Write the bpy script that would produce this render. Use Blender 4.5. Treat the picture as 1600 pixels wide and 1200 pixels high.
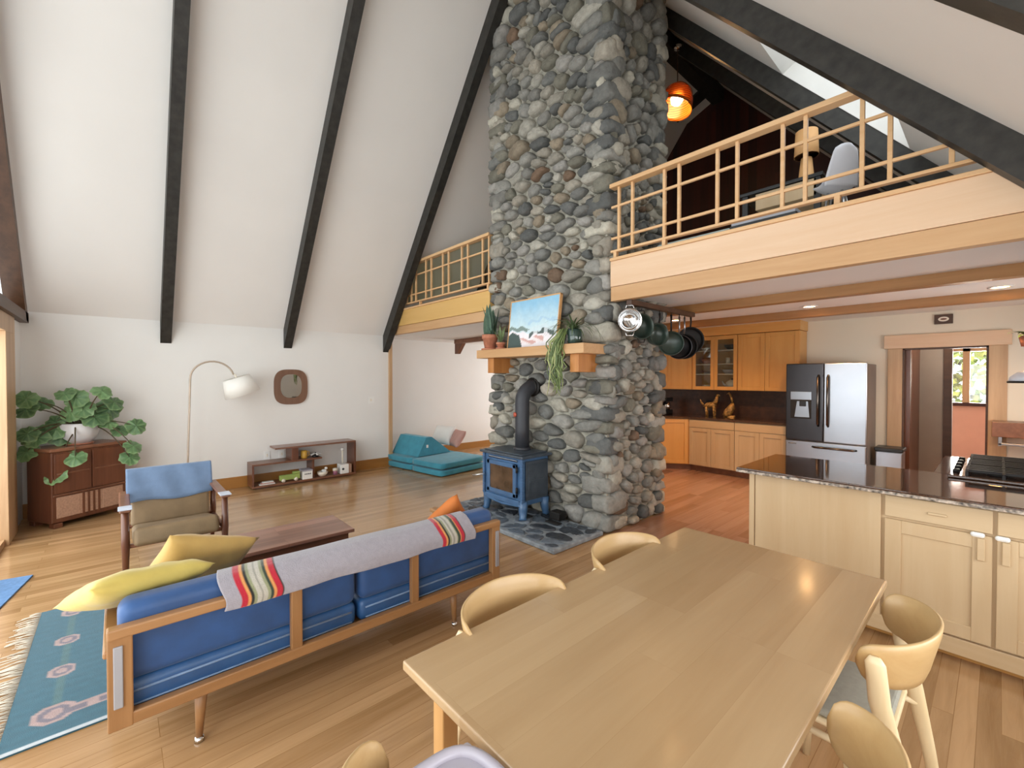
import bpy, bmesh, math, random
import numpy as np
from mathutils import Vector, Matrix

# ------------------------------------------------------------------ scene, camera, light
for o in list(bpy.data.objects):
    bpy.data.objects.remove(o)
SC = bpy.context.scene
COL = SC.collection
SC.view_settings.view_transform = 'Standard'
SC.view_settings.look = 'None'
SC.view_settings.gamma = 1.0
SC.view_settings.use_curve_mapping = False
SC.view_settings.exposure = 0.15
SC.cycles.use_denoising = True
SC.cycles.max_bounces = 10
SC.cycles.diffuse_bounces = 6
SC.cycles.transparent_max_bounces = 12
SC.cycles.caustics_reflective = False
SC.cycles.caustics_refractive = False
SC.cycles.sample_clamp_indirect = 6.0

R = math.radians
cam = bpy.data.cameras.new('camera')
cam.sensor_width = 36.0
cam.lens = 685.0 / 1600.0 * 36.0
cam.clip_start = 0.02
camo = bpy.data.objects.new('camera', cam)
COL.objects.link(camo)
camo.location = (0, 0, 1.58)
camo.rotation_euler = (R(90) - math.atan(10 / 685.0), 0, R(48))
SC.camera = camo

world = bpy.data.worlds.new('daylight')
SC.world = world
world.use_nodes = True
wn = world.node_tree
wn.nodes.clear()
wo = wn.nodes.new('ShaderNodeOutputWorld')
wb = wn.nodes.new('ShaderNodeBackground')
wb.inputs[0].default_value = (0.93, 0.97, 1.0, 1)
wb.inputs[1].default_value = 2.0
wn.links.new(wb.outputs[0], wo.inputs[0])


def area(name, loc, rot, sx, sy, power, col=(1, 1, 1), spread=180):
    l = bpy.data.lights.new(name, 'AREA')
    l.shape = 'RECTANGLE'
    l.size = sx
    l.size_y = sy
    l.energy = power
    l.color = col
    l.spread = R(spread)
    o = bpy.data.objects.new(name, l)
    o.location = loc
    o.rotation_euler = rot
    COL.objects.link(o)
    return o


# daylight outside the glazed gable, the right-hand windows, the skylight and the back room window, plus added fills
area('daylight_gable', (-2.9, -1.25, 1.2), (R(-78), 0, R(180)), 7.6, 2.2, 150, (0.96, 0.985, 1.0))
area('daylight_gable_upper', (-3.4, -1.25, 3.6), (R(-90), 0, R(180)), 5.0, 2.6, 30, (1.0, 0.98, 0.95))
area('daylight_side', (1.5, 1.6, 1.3), (R(90), 0, R(90)), 4.0, 1.4, 75, (0.97, 0.98, 1.0))
area('kitchen_fill', (1.5, 6.1, 1.4), (R(90), 0, R(90)), 2.2, 1.0, 45, (1.0, 0.98, 0.95))  # added lamp at an unseen side opening, brightens the kitchen
area('alcove_fill', (-6.4, 8.5, 1.3), (R(-90), 0, 0), 1.8, 1.6, 55, (0.98, 0.98, 1.0))  # added lamp behind the chimney, out of view, lifts the alcove wall
area('hall_fill', (-0.3, 8.4, 2.38), (0, 0, 0), 0.3, 0.3, 9, (1.0, 0.85, 0.7))  # invented fill, no fitting here, only brightens the hall
area('daylight_backroom', (0.2, 12.0, 2.0), (R(-75), 0, 0), 2.2, 1.6, 700, (1.0, 0.93, 0.85))

# ------------------------------------------------------------------ materials
def lin(h):
    h = h.lstrip('#')
    c = [int(h[i:i + 2], 16) / 255 for i in (0, 2, 4)]
    return tuple(x / 12.92 if x <= 0.04045 else ((x + 0.055) / 1.055) ** 2.4 for x in c) + (1.0,)


def newmat(name):
    m = bpy.data.materials.new(name)
    m.use_nodes = True
    nt = m.node_tree
    b = nt.nodes['Principled BSDF']
    return m, nt, b


def plain(name, hexcol, rough=0.5, metal=0.0, noise=0.06, scale=6.0, bump=0.0, bscale=60.0, spec=0.5, coat=0.0, sheen=0.0):
    m, nt, b = newmat(name)
    c = lin(hexcol)
    tc = nt.nodes.new('ShaderNodeTexCoord')
    n = nt.nodes.new('ShaderNodeTexNoise')
    n.inputs['Scale'].default_value = scale
    n.inputs['Detail'].default_value = 4
    nt.links.new(tc.outputs['Object'], n.inputs['Vector'])
    r = nt.nodes.new('ShaderNodeValToRGB')
    r.color_ramp.elements[0].position = 0.3
    r.color_ramp.elements[1].position = 0.7
    r.color_ramp.elements[0].color = tuple(x * (1 - noise * 2) for x in c[:3]) + (1,)
    r.color_ramp.elements[1].color = tuple(min(1, x * (1 + noise)) for x in c[:3]) + (1,)
    nt.links.new(n.outputs['Fac'], r.inputs[0])
    nt.links.new(r.outputs[0], b.inputs['Base Color'])
    b.inputs['Roughness'].default_value = rough
    b.inputs['Metallic'].default_value = metal
    b.inputs['Specular IOR Level'].default_value = spec
    b.inputs['Coat Weight'].default_value = coat
    b.inputs['Sheen Weight'].default_value = sheen
    if bump:
        n2 = nt.nodes.new('ShaderNodeTexNoise')
        n2.inputs['Scale'].default_value = bscale
        nt.links.new(tc.outputs['Object'], n2.inputs['Vector'])
        bp = nt.nodes.new('ShaderNodeBump')
        bp.inputs['Strength'].default_value = bump
        bp.inputs['Distance'].default_value = 0.01
        nt.links.new(n2.outputs['Fac'], bp.inputs['Height'])
        nt.links.new(bp.outputs[0], b.inputs['Normal'])
    return m


def wood(name, h1, h2, axis='X', rough=0.4, fine=22.0, coat=0.0, board=None, blen=1.4, seam=0.0015, var=0.5, bump=0.05):
    """grain stretched along axis; board = width of strips laid across it"""
    m, nt, b = newmat(name)
    L = nt.links
    tc = nt.nodes.new('ShaderNodeTexCoord')
    mp = nt.nodes.new('ShaderNodeMapping')
    sc = {'X': (0.07, 1, 1), 'Y': (1, 0.07, 1), 'Z': (1, 1, 0.07)}[axis]
    mp.inputs['Scale'].default_value = sc
    L.new(tc.outputs['Object'], mp.inputs['Vector'])
    vec = mp.outputs[0]
    c1, c2 = lin(h1), lin(h2)
    tone = None
    if board:
        sx = nt.nodes.new('ShaderNodeSeparateXYZ')
        L.new(tc.outputs['Object'], sx.inputs[0])
        cx = nt.nodes.new('ShaderNodeCombineXYZ')
        order = {'X': (0, 1), 'Y': (1, 0), 'Z': (2, 0)}[axis]
        L.new(sx.outputs[order[0]], cx.inputs[0])
        L.new(sx.outputs[order[1]], cx.inputs[1])
        br = nt.nodes.new('ShaderNodeTexBrick')
        br.offset = 0.37
        br.offset_frequency = 3
        br.inputs['Color1'].default_value = (0, 0, 0, 1)
        br.inputs['Color2'].default_value = (1, 1, 1, 1)
        br.inputs['Mortar'].default_value = (0.5, 0.5, 0.5, 1)
        br.inputs['Scale'].default_value = 1.0
        br.inputs['Mortar Size'].default_value = seam
        br.inputs['Mortar Smooth'].default_value = 0.1
        br.inputs['Bias'].default_value = 0.0
        br.inputs['Brick Width'].default_value = blen
        br.inputs['Row Height'].default_value = board
        L.new(cx.outputs[0], br.inputs['Vector'])
        tone = br
        sv = nt.nodes.new('ShaderNodeVectorMath')
        sv.operation = 'MULTIPLY_ADD'
        sv.inputs[1].default_value = (3.7, 5.1, 4.3)
        L.new(br.outputs['Color'], sv.inputs[0])
        L.new(mp.outputs[0], sv.inputs[2])
        vec = sv.outputs[0]
    n = nt.nodes.new('ShaderNodeTexNoise')
    n.inputs['Scale'].default_value = fine
    n.inputs['Detail'].default_value = 6
    n.inputs['Roughness'].default_value = 0.65
    n.inputs['Distortion'].default_value = 0.6
    L.new(vec, n.inputs['Vector'])
    n2 = nt.nodes.new('ShaderNodeTexNoise')
    n2.inputs['Scale'].default_value = fine * 0.18
    n2.inputs['Detail'].default_value = 2
    n2.inputs['Distortion'].default_value = 1.2
    L.new(vec, n2.inputs['Vector'])
    mx = nt.nodes.new('ShaderNodeMath')
    mx.operation = 'MULTIPLY_ADD'
    L.new(n2.outputs['Fac'], mx.inputs[0])
    mx.inputs[1].default_value = 0.6
    ms = nt.nodes.new('ShaderNodeMath')
    ms.operation = 'MULTIPLY'
    ms.inputs[1].default_value = 0.5
    L.new(n.outputs['Fac'], ms.inputs[0])
    L.new(ms.outputs[0], mx.inputs[2])
    fac = mx.outputs[0]
    if tone:
        ma = nt.nodes.new('ShaderNodeMath')
        ma.operation = 'MULTIPLY_ADD'
        L.new(tone.outputs['Color'], ma.inputs[0])
        ma.inputs[1].default_value = var * 0.5
        L.new(fac, ma.inputs[2])
        mb = nt.nodes.new('ShaderNodeMath')
        mb.operation = 'SUBTRACT'
        L.new(ma.outputs[0], mb.inputs[0])
        mb.inputs[1].default_value = var * 0.25
        fac = mb.outputs[0]
    r = nt.nodes.new('ShaderNodeValToRGB')
    r.color_ramp.elements[0].position = 0.32
    r.color_ramp.elements[1].position = 0.78
    r.color_ramp.elements[0].color = c2
    r.color_ramp.elements[1].color = c1
    L.new(fac, r.inputs[0])
    out = r.outputs[0]
    if tone:
        mm = nt.nodes.new('ShaderNodeMixRGB')
        mm.blend_type = 'MULTIPLY'
        mm.inputs[2].default_value = (0.72, 0.66, 0.58, 1)
        L.new(tone.outputs['Fac'], mm.inputs[0])
        L.new(out, mm.inputs[1])
        out = mm.outputs[0]
    L.new(out, b.inputs['Base Color'])
    b.inputs['Roughness'].default_value = rough
    b.inputs['Coat Weight'].default_value = coat
    b.inputs['Coat Roughness'].default_value = 0.12
    if bump:
        bp = nt.nodes.new('ShaderNodeBump')
        bp.inputs['Strength'].default_value = bump
        bp.inputs['Distance'].default_value = 0.004
        L.new(n.outputs['Fac'], bp.inputs['Height'])
        L.new(bp.outputs[0], b.inputs['Normal'])
    return m


def vcol(name, rough=0.6, bump=0.0, bscale=40.0, noise=0.25, nscale=18.0, spec=0.4, sheen=0.0):
    """colour from the mesh's own colour attribute, broken up by noise"""
    m, nt, b = newmat(name)
    L = nt.links
    a = nt.nodes.new('ShaderNodeVertexColor')
    a.layer_name = 'Col'
    tc = nt.nodes.new('ShaderNodeTexCoord')
    n = nt.nodes.new('ShaderNodeTexNoise')
    n.inputs['Scale'].default_value = nscale
    n.inputs['Detail'].default_value = 6
    n.inputs['Roughness'].default_value = 0.65
    L.new(tc.outputs['Object'], n.inputs['Vector'])
    r = nt.nodes.new('ShaderNodeValToRGB')
    r.color_ramp.elements[0].position = 0.3
    r.color_ramp.elements[1].position = 0.7
    v0, v1 = 1 - noise * 1.3, 1 + noise * 0.6
    r.color_ramp.elements[0].color = (v0, v0, v0, 1)
    r.color_ramp.elements[1].color = (v1, v1, v1, 1)
    L.new(n.outputs['Fac'], r.inputs[0])
    mm = nt.nodes.new('ShaderNodeMixRGB')
    mm.blend_type = 'MULTIPLY'
    mm.inputs[0].default_value = 1
    L.new(a.outputs['Color'], mm.inputs[1])
    L.new(r.outputs[0], mm.inputs[2])
    L.new(mm.outputs[0], b.inputs['Base Color'])
    b.inputs['Roughness'].default_value = rough
    b.inputs['Specular IOR Level'].default_value = spec
    b.inputs['Sheen Weight'].default_value = sheen
    if bump:
        n2 = nt.nodes.new('ShaderNodeTexNoise')
        n2.inputs['Scale'].default_value = bscale
        n2.inputs['Detail'].default_value = 5
        L.new(tc.outputs['Object'], n2.inputs['Vector'])
        bp = nt.nodes.new('ShaderNodeBump')
        bp.inputs['Strength'].default_value = bump
        bp.inputs['Distance'].default_value = 0.02
        L.new(n2.outputs['Fac'], bp.inputs['Height'])
        L.new(bp.outputs[0], b.inputs['Normal'])
    return m


def glassy(name, tint=(1, 1, 1, 1), refl=0.12, rough=0.02):
    m, nt, b = newmat(name)
    nt.nodes.remove(b)
    out = nt.nodes['Material Output']
    t = nt.nodes.new('ShaderNodeBsdfTransparent')
    t.inputs[0].default_value = tint
    g = nt.nodes.new('ShaderNodeBsdfGlossy')
    g.inputs['Roughness'].default_value = rough
    mx = nt.nodes.new('ShaderNodeMixShader')
    mx.inputs[0].default_value = refl
    nt.links.new(t.outputs[0], mx.inputs[1])
    nt.links.new(g.outputs[0], mx.inputs[2])
    nt.links.new(mx.outputs[0], out.inputs['Surface'])
    return m


def emit(name, hexcol, strength):
    m, nt, b = newmat(name)
    c = lin(hexcol)
    b.inputs['Base Color'].default_value = c
    b.inputs['Emission Color'].default_value = c
    b.inputs['Emission Strength'].default_value = strength
    return m


M = {}
M['white_wall'] = plain('white_wall', '#e6e4e0', 0.75, noise=0.01, scale=2, bump=0.02, bscale=120)
M['white_ceiling'] = plain('white_ceiling', '#e8e4df', 0.8, noise=0.012, scale=1.5)
M['kitchen_wall'] = plain('kitchen_wall', '#e3d9c6', 0.7, noise=0.01, scale=2)
M['floor'] = wood('oak_floor', '#c49d72', '#98734b', 'Y', 0.2, 26, 0.3, board=0.075, blen=1.7, var=0.5, bump=0.02)
M['kitchen_floor'] = wood('red_floor', '#b58b75', '#946a4f', 'Y', 0.22, 18, 0.3, board=0.12, blen=1.2, var=0.5, bump=0.02)
M['black_beam'] = plain('black_beam', '#2e2c28', 0.5, noise=0.25, scale=14, bump=0.12, bscale=30)
M['fir'] = wood('fir', '#e2b47f', '#c08a55', 'X', 0.45, 20)
M['fir_y'] = wood('fir_along', '#e2b47f', '#c08a55', 'Y', 0.45, 20)
M['fir_rail'] = wood('fir_rail', '#e2bd91', '#cfa06c', 'X', 0.4, 30)
M['fascia'] = wood('fascia_fir', '#e8cdb0', '#d3aa82', 'X', 0.4, 9)
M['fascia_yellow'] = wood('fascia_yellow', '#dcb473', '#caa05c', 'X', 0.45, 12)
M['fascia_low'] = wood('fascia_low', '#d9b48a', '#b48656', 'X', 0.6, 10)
M['trim'] = wood('trim_wood', '#cba982', '#a6805a', 'Z', 0.4, 20)
M['baseboard'] = wood('baseboard_wood', '#b5803f', '#95622b', 'Y', 0.4, 20)
M['dark_trim'] = wood('dark_trim', '#5d3f2a', '#3b2517', 'X', 0.45, 20)
M['redwood'] = wood('redwood', '#4a1d12', '#230b07', 'Z', 0.5, 14, board=0.14, blen=4.0, var=0.5)
M['walnut'] = wood('walnut', '#8f6046', '#5f3a28', 'Y', 0.35, 18, 0.1)
M['walnut_top'] = wood('walnut_top', '#9a6f5c', '#65402f', 'Y', 0.3, 14, 0.15, board=0.09, blen=2.0, var=0.5)
M['walnut_v'] = wood('walnut_upright', '#7a4a32', '#4f2c1c', 'Z', 0.35, 18, 0.1)
M['sofa_wood'] = wood('sofa_wood', '#a87e54', '#855c36', 'Y', 0.4, 20)
M['sofa_wood_v'] = wood('sofa_wood_upright', '#a87e54', '#855c36', 'Z', 0.4, 20)
M['table'] = wood('table_top_wood', '#b89b75', '#9f805b', 'Y', 0.27, 10, 0.25, board=0.145, blen=0.85, seam=0.0002, var=0.22, bump=0.015)
M['table_leg'] = wood('table_leg_wood', '#c99a62', '#a5743f', 'Z', 0.4, 16)
M['chair'] = wood('chair_wood', '#c7a878', '#ab8858', 'X', 0.35, 14, 0.1)
M['chair_post'] = wood('chair_post_wood', '#ead9b8', '#d6bd8d', 'Z', 0.35, 14, 0.1)
M['seat_pad'] = plain('seat_pad', '#a19f92', 0.7, noise=0.05, scale=40, bump=0.15, bscale=300)
M['maple'] = wood('maple', '#d0b995', '#ba9c75', 'Z', 0.4, 9)
M['maple_x'] = wood('maple_rail', '#d0b995', '#ba9c75', 'X', 0.4, 9)
M['joist'] = wood('joist_wood', '#b98a56', '#8c5f34', 'X', 0.4, 12)
M['kmaple'] = wood('kitchen_maple', '#deac66', '#c98f48', 'Z', 0.35, 9)
M['kmaple_x'] = wood('kitchen_maple_rail', '#deac66', '#c98f48', 'X', 0.35, 9)
M['granite'] = plain('brown_granite', '#523a2c', 0.07, noise=0.35, scale=160, spec=0.6, coat=0.5)
M['granite_edge'] = plain('granite_edge', '#a89a8c', 0.35, noise=0.55, scale=45, bump=0.5, bscale=60)
M['backsplash'] = plain('backsplash', '#4b2f22', 0.35, noise=0.2, scale=12)
M['stainless'] = plain('stainless', '#aaadb4', 0.3, 1.0, noise=0.03, scale=3)
M['pan_and_reflection_steel'] = plain('pan_and_reflection_steel', '#4c4a4c', 0.3, 1.0, noise=0.03, scale=3)  # plain steel on the pan; on the fridge door a painted-in dark reflection
M['fridge_side'] = plain('fridge_side', '#7a706a', 0.45, 0.2, noise=0.03)
M['chrome'] = plain('chrome', '#dcdcdc', 0.08, 1.0, noise=0.0)
M['black'] = plain('black_paint', '#161617', 0.35, noise=0.1)
M['iron'] = plain('cast_iron', '#24211f', 0.55, 0.3, noise=0.2, bump=0.1, bscale=80)
M['blue_iron'] = plain('blue_enamel', '#4a6d94', 0.3, 0.0, noise=0.1, scale=8, coat=0.3)
M['stove_side'] = plain('stove_side', '#4d5660', 0.35, 0.2, noise=0.15, scale=8)
M['pipe'] = plain('stove_pipe', '#3a3b40', 0.5, 0.2, noise=0.08)
M['fire_glass'] = plain('fire_glass', '#5a4636', 0.05, noise=0.35, scale=5, spec=0.8, coat=0.6)
M['blue'] = plain('blue_fabric', '#22497c', 0.5, noise=0.12, scale=7, bump=0.1, bscale=25, sheen=0.15)
M['blue_dark'] = plain('blue_vinyl', '#274f7e', 0.4, noise=0.12, scale=7, bump=0.12, bscale=18)
M['grey_strap'] = plain('grey_strap', '#98979b', 0.7, noise=0.05)
M['denim'] = plain('denim_cover', '#687f9e', 0.75, noise=0.08, scale=9, bump=0.2, bscale=200, sheen=0.2)
M['tan'] = plain('tan_upholstery', '#7f694c', 0.65, noise=0.07, scale=9, bump=0.1, bscale=150)
M['yellow'] = plain('yellow_fabric', '#c6b05a', 0.7, noise=0.06, scale=9, bump=0.2, bscale=20, sheen=0.2)
M['ochre'] = plain('ochre_fabric', '#c19d58', 0.7, noise=0.06, scale=9, bump=0.2, bscale=20, sheen=0.2)
M['orange'] = plain('orange_fabric', '#c8712e', 0.65, noise=0.06)
M['teal'] = plain('teal_fabric', '#3a8da3', 0.8, noise=0.07, scale=10, sheen=0.2)
M['white'] = plain('white_gloss', '#ecebe7', 0.4, noise=0.02)
M['cream'] = plain('cream_plastic', '#e5dccb', 0.4, noise=0.02)
M['shade'] = plain('lamp_shade', '#f2efe8', 0.8, noise=0.02)
M['terracotta'] = plain('terracotta', '#bf7c5f', 0.8, noise=0.12, scale=20)
M['soil'] = plain('soil', '#35271c', 0.95, noise=0.3, scale=60)
M['pot_white'] = plain('pot_white', '#cfcdcd', 0.3, noise=0.03)
M['stem'] = plain('stem', '#4a3c22', 0.6)
M['leaf'] = vcol('leaf', 0.45, 0.15, 60, 0.2, 25)
M['stone'] = vcol('stone', 0.8, 0.4, 35, 0.22, 14, 0.3)
M['mortar'] = plain('mortar', '#a39f92', 0.9, noise=0.2, scale=20, bump=0.5, bscale=60)
M['paint'] = vcol('canvas_paint', 0.6, 0.1, 60, 0.06, 20)
M['rug'] = vcol('rug_weave', 0.95, 0.3, 250, 0.1, 30, sheen=0.2)
M['weave'] = vcol('blanket_weave', 0.9, 0.3, 200, 0.08, 40, sheen=0.3)
M['fringe'] = plain('fringe', '#cdc5b6', 0.9)
M['glass'] = glassy('window_glass', (0.97, 0.99, 0.98, 1), 0.07)
M['cab_glass'] = glassy('cabinet_glass', (0.85, 0.88, 0.86, 1), 0.08)
M['acrylic'] = glassy('acrylic_panel', (0.80, 0.82, 0.75, 1), 0.06, 0.2)
M['mirror'] = plain('mirror_glass', '#c9c6bd', 0.02, 1.0, noise=0.0)
M['bulb'] = emit('bulb', '#ffe6ae', 14)
M['downlight'] = emit('downlight', '#ffc27a', 26)
M['speaker'] = plain('speaker_cloth', '#b08a72', 0.9, noise=0.1, scale=60, bump=0.2, bscale=400)
M['slate_blue'] = plain('slate_blue', '#3c464f', 0.5)
M['pink'] = plain('pink_fabric', '#c69a90', 0.8)
M['mat_blue'] = plain('mat_blue', '#5f86b5', 0.8, noise=0.1, scale=40)
M['green_toy'] = plain('green_toy', '#93a85a', 0.5)
M['brass'] = plain('brass', '#c79a4b', 0.3, 0.9)
M['gold'] = plain('gold_mottle', '#c99a58', 0.45, 0.2, noise=0.45, scale=28)
M['yellow_cup'] = plain('yellow_cup', '#c79a3d', 0.35)
M['mauve'] = plain('mauve', '#a86f86', 0.5)
M['tanwood'] = wood('tan_lamp', '#e0b07a', '#d09a60', 'Z', 0.6, 16)
M['green_pan'] = plain('green_enamel', '#3c4a42', 0.3, 0.1, noise=0.1)
M['pinkwall'] = plain('back_room_wall', '#d9a893', 0.8, noise=0.02)
M['hall_wall'] = plain('hall_wall', '#a79d93', 0.8, noise=0.02)
M['foliage_far'] = plain('garden_leaves', '#8aa35a', 0.9, noise=0.5, scale=3)
M['grey_plastic'] = plain('grey_plastic', '#a9a4ae', 0.35, noise=0.02)
M['lavender'] = plain('loft_cushion', '#c0cfcb', 0.8)
M['chair_shell'] = plain('white_shell', '#d9dbe3', 0.35, noise=0.02)

def amber():
    m, nt, b = newmat('amber_glass')
    b.inputs['Base Color'].default_value = lin('#e8741c')
    b.inputs['Roughness'].default_value = 0.25
    b.inputs['Transmission Weight'].default_value = 0.55
    tc = nt.nodes.new('ShaderNodeTexCoord')
    w = nt.nodes.new('ShaderNodeTexWave')
    w.bands_direction = 'Z'
    w.inputs['Scale'].default_value = 9
    w.inputs['Distortion'].default_value = 2.5
    nt.links.new(tc.outputs['Object'], w.inputs['Vector'])
    r = nt.nodes.new('ShaderNodeValToRGB')
    r.color_ramp.elements[0].color = lin('#b0400c')
    r.color_ramp.elements[1].color = lin('#f09a3a')
    nt.links.new(w.outputs['Fac'], r.inputs[0])
    nt.links.new(r.outputs[0], b.inputs['Base Color'])
    return m
M['amber'] = amber()

# ------------------------------------------------------------------ mesh building
ROOT = {}


class MB:
    def __init__(s):
        s.v, s.f, s.mi, s.sm, s.c = [], [], [], [], []

    def add(s, vs, fs, mat=0, smooth=False, T=None, col=None):
        n = len(s.v)
        for i, p in enumerate(vs):
            p = Vector(p)
            if T is not None:
                p = T @ p
            s.v.append(p)
            if col is None:
                s.c.append((0.5, 0.5, 0.5, 1))
            elif isinstance(col, list):
                s.c.append(col[i])
            else:
                s.c.append(col)
        for f in fs:
            s.f.append([i + n for i in f])
            s.mi.append(mat)
            s.sm.append(smooth)
        return s

    def box(s, x0, x1, y0, y1, z0, z1, bevel=0.0, seg=2, mat=0, T=None, smooth=False, col=None):
        if bevel <= 0:
            vs = [(x, y, z) for z in (z0, z1) for y in (y0, y1) for x in (x0, x1)]
            fs = [(0, 2, 3, 1), (4, 5, 7, 6), (0, 1, 5, 4), (2, 6, 7, 3), (0, 4, 6, 2), (1, 3, 7, 5)]
            return s.add(vs, fs, mat, smooth, T, col)
        bm = bmesh.new()
        bmesh.ops.create_cube(bm, size=1)
        for v in bm.verts:
            v.co = Vector(((x0 + x1) / 2 + v.co.x * (x1 - x0), (y0 + y1) / 2 + v.co.y * (y1 - y0), (z0 + z1) / 2 + v.co.z * (z1 - z0)))
        bmesh.ops.bevel(bm, geom=bm.edges[:], offset=bevel, segments=seg, profile=0.5, affect='EDGES')
        bm.verts.index_update()
        s.add([v.co.copy() for v in bm.verts], [[v.index for v in f.verts] for f in bm.faces], mat, smooth, T, col)
        bm.free()
        return s

    def tube(s, pts, r, n=10, mat=0, T=None, caps=True, flat=1.0, col=None):
        pts = [Vector(p) for p in pts]
        rs = r if isinstance(r, (list, tuple)) else [r] * len(pts)
        vs, fs = [], []
        t0 = (pts[1] - pts[0]).normalized()
        up = Vector((0, 0, 1)) if abs(t0.z) < 0.9 else Vector((1, 0, 0))
        nn = t0.cross(up).normalized()
        for i, p in enumerate(pts):
            a = pts[max(0, i - 1)]
            b = pts[min(len(pts) - 1, i + 1)]
            t = (b - a)
            t = t.normalized() if t.length > 1e-9 else t0
            nn = (nn - t * nn.dot(t))
            nn = nn.normalized() if nn.length > 1e-6 else t.orthogonal().normalized()
            bb = t.cross(nn)
            for k in range(n):
                an = 2 * math.pi * k / n
                vs.append(p + nn * math.cos(an) * rs[i] + bb * math.sin(an) * rs[i] * flat)
        for i in range(len(pts) - 1):
            for k in range(n):
                k2 = (k + 1) % n
                fs.append((i * n + k, i * n + k2, (i + 1) * n + k2, (i + 1) * n + k))
        if caps:
            fs.append(list(range(n))[::-1])
            fs.append([(len(pts) - 1) * n + k for k in range(n)])
        return s.add(vs, fs, mat, True, T, col)

    def lathe(s, prof, c=(0, 0, 0), n=32, mat=0, T=None, smooth=True):
        vs, fs = [], []
        for r, z in prof:
            for k in range(n):
                a = 2 * math.pi * k / n
                vs.append((c[0] + r * math.cos(a), c[1] + r * math.sin(a), c[2] + z))
        for i in range(len(prof) - 1):
            for k in range(n):
                k2 = (k + 1) % n
                fs.append((i * n + k, i * n + k2, (i + 1) * n + k2, (i + 1) * n + k))
        if prof[0][0] > 1e-5:
            fs.append(list(range(n))[::-1])
        if prof[-1][0] > 1e-5:
            fs.append([(len(prof) - 1) * n + k for k in range(n)])
        return s.add(vs, fs, mat, smooth, T)

    def prism(s, poly, axis, a0, a1, mat=0, T=None):
        """poly in the two other axes (in XYZ order), extruded along axis"""
        def P(u, v, w):
            return {'X': (w, u, v), 'Y': (u, w, v), 'Z': (u, v, w)}[axis]
        n = len(poly)
        vs = [P(u, v, a0) for u, v in poly] + [P(u, v, a1) for u, v in poly]
        fs = [list(range(n))[::-1], [n + i for i in range(n)]]
        for i in range(n):
            j = (i + 1) % n
            fs.append((i, j, n + j, n + i))
        return s.add(vs, fs, mat, False, T)

    def grid(s, nu, nv, fn, mat=0, smooth=True, T=None, colfn=None):
        vs, cs = [], []
        for j in range(nv + 1):
            for i in range(nu + 1):
                vs.append(fn(i / nu, j / nv))
                if colfn:
                    cs.append(colfn(i / nu, j / nv))
        fs = [(j * (nu + 1) + i, j * (nu + 1) + i + 1, (j + 1) * (nu + 1) + i + 1, (j + 1) * (nu + 1) + i) for j in range(nv) for i in range(nu)]
        return s.add(vs, fs, mat, smooth, T, cs if colfn else None)

    def pillow(s, w, h, t, T=None, mat=0, n=20, pinch=0.06, rnd=None, wr=0.0):
        for sgn in (1, -1):
            def fn(u, v, sgn=sgn):
                x, y = u * 2 - 1, v * 2 - 1
                e = max(0, (1 - x ** 4) * (1 - y ** 4)) ** 0.55
                q = 1 - pinch * (1 - x * x) * (y * y) * 1.0
                q2 = 1 - pinch * (1 - y * y) * (x * x) * 1.0
                z = sgn * t / 2 * e
                if wr:
                    z += wr * e * math.sin(9 * x + 5 * y * x + 2) * math.cos(7 * y - 3 * x)
                return (x * w / 2 * q2, y * h / 2 * q, z)
            m = MB().grid(n, n, fn)
            fs = m.f if sgn > 0 else [f[::-1] for f in m.f]
            s.add(m.v, fs, mat, True, T)
        return s

    def build(s, name, mats, parent=None, weld=False, recalc=True):
        me = bpy.data.meshes.new(name)
        inv = ROOT[parent.name] if parent is not None else None
        if inv is not None:
            vs = [inv @ v for v in s.v]
            off = Vector((0, 0, 0))
        else:
            lo = Vector((min(v.x for v in s.v), min(v.y for v in s.v), min(v.z for v in s.v)))
            hi = Vector((max(v.x for v in s.v), max(v.y for v in s.v), max(v.z for v in s.v)))
            off = Vector(((lo.x + hi.x) / 2, (lo.y + hi.y) / 2, lo.z))
            vs = [v - off for v in s.v]
        me.from_pydata([tuple(v) for v in vs], [], s.f)
        mats = mats if isinstance(mats, (list, tuple)) else [mats]
        for m in mats:
            me.materials.append(m if not isinstance(m, str) else M[m])
        me.polygons.foreach_set('material_index', s.mi)
        me.polygons.foreach_set('use_smooth', s.sm)
        ca = me.color_attributes.new('Col', 'FLOAT_COLOR', 'POINT')
        ca.data.foreach_set('color', [x for c in s.c for x in c])
        if recalc or weld:
            bm = bmesh.new()
            bm.from_mesh(me)
            if weld:
                bmesh.ops.remove_doubles(bm, verts=bm.verts, dist=0.0002)
            bmesh.ops.recalc_face_normals(bm, faces=bm.faces)
            bm.to_mesh(me)
            bm.free()
        me.update()
        o = bpy.data.objects.new(name, me)
        COL.objects.link(o)
        if parent is not None:
            o.parent = parent
            ROOT[o.name] = inv
        else:
            o.location = off
            ROOT[o.name] = Matrix.Translation(-off)
        return o


def tag(o, label, cat, group=None, kind=None):
    o['label'] = label
    o['category'] = cat
    if group:
        o['group'] = group
    if kind:
        o['kind'] = kind
    return o


def thing(name, label, cat, loc=(0, 0, 0), rotz=0.0, group=None):
    o = bpy.data.objects.new(name, None)
    COL.objects.link(o)
    o.location = loc
    o.rotation_euler = (0, 0, rotz)
    o.empty_display_size = 0.1
    ROOT[o.name] = (Matrix.Translation(Vector(loc)) @ Matrix.Rotation(rotz, 4, 'Z')).inverted()
    return tag(o, label, cat, group)


def struct(name, mb, mats, parent=None, **k):
    o = mb.build(name, mats, parent, **k)
    if parent is None:
        o['kind'] = 'structure'
    return o


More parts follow.
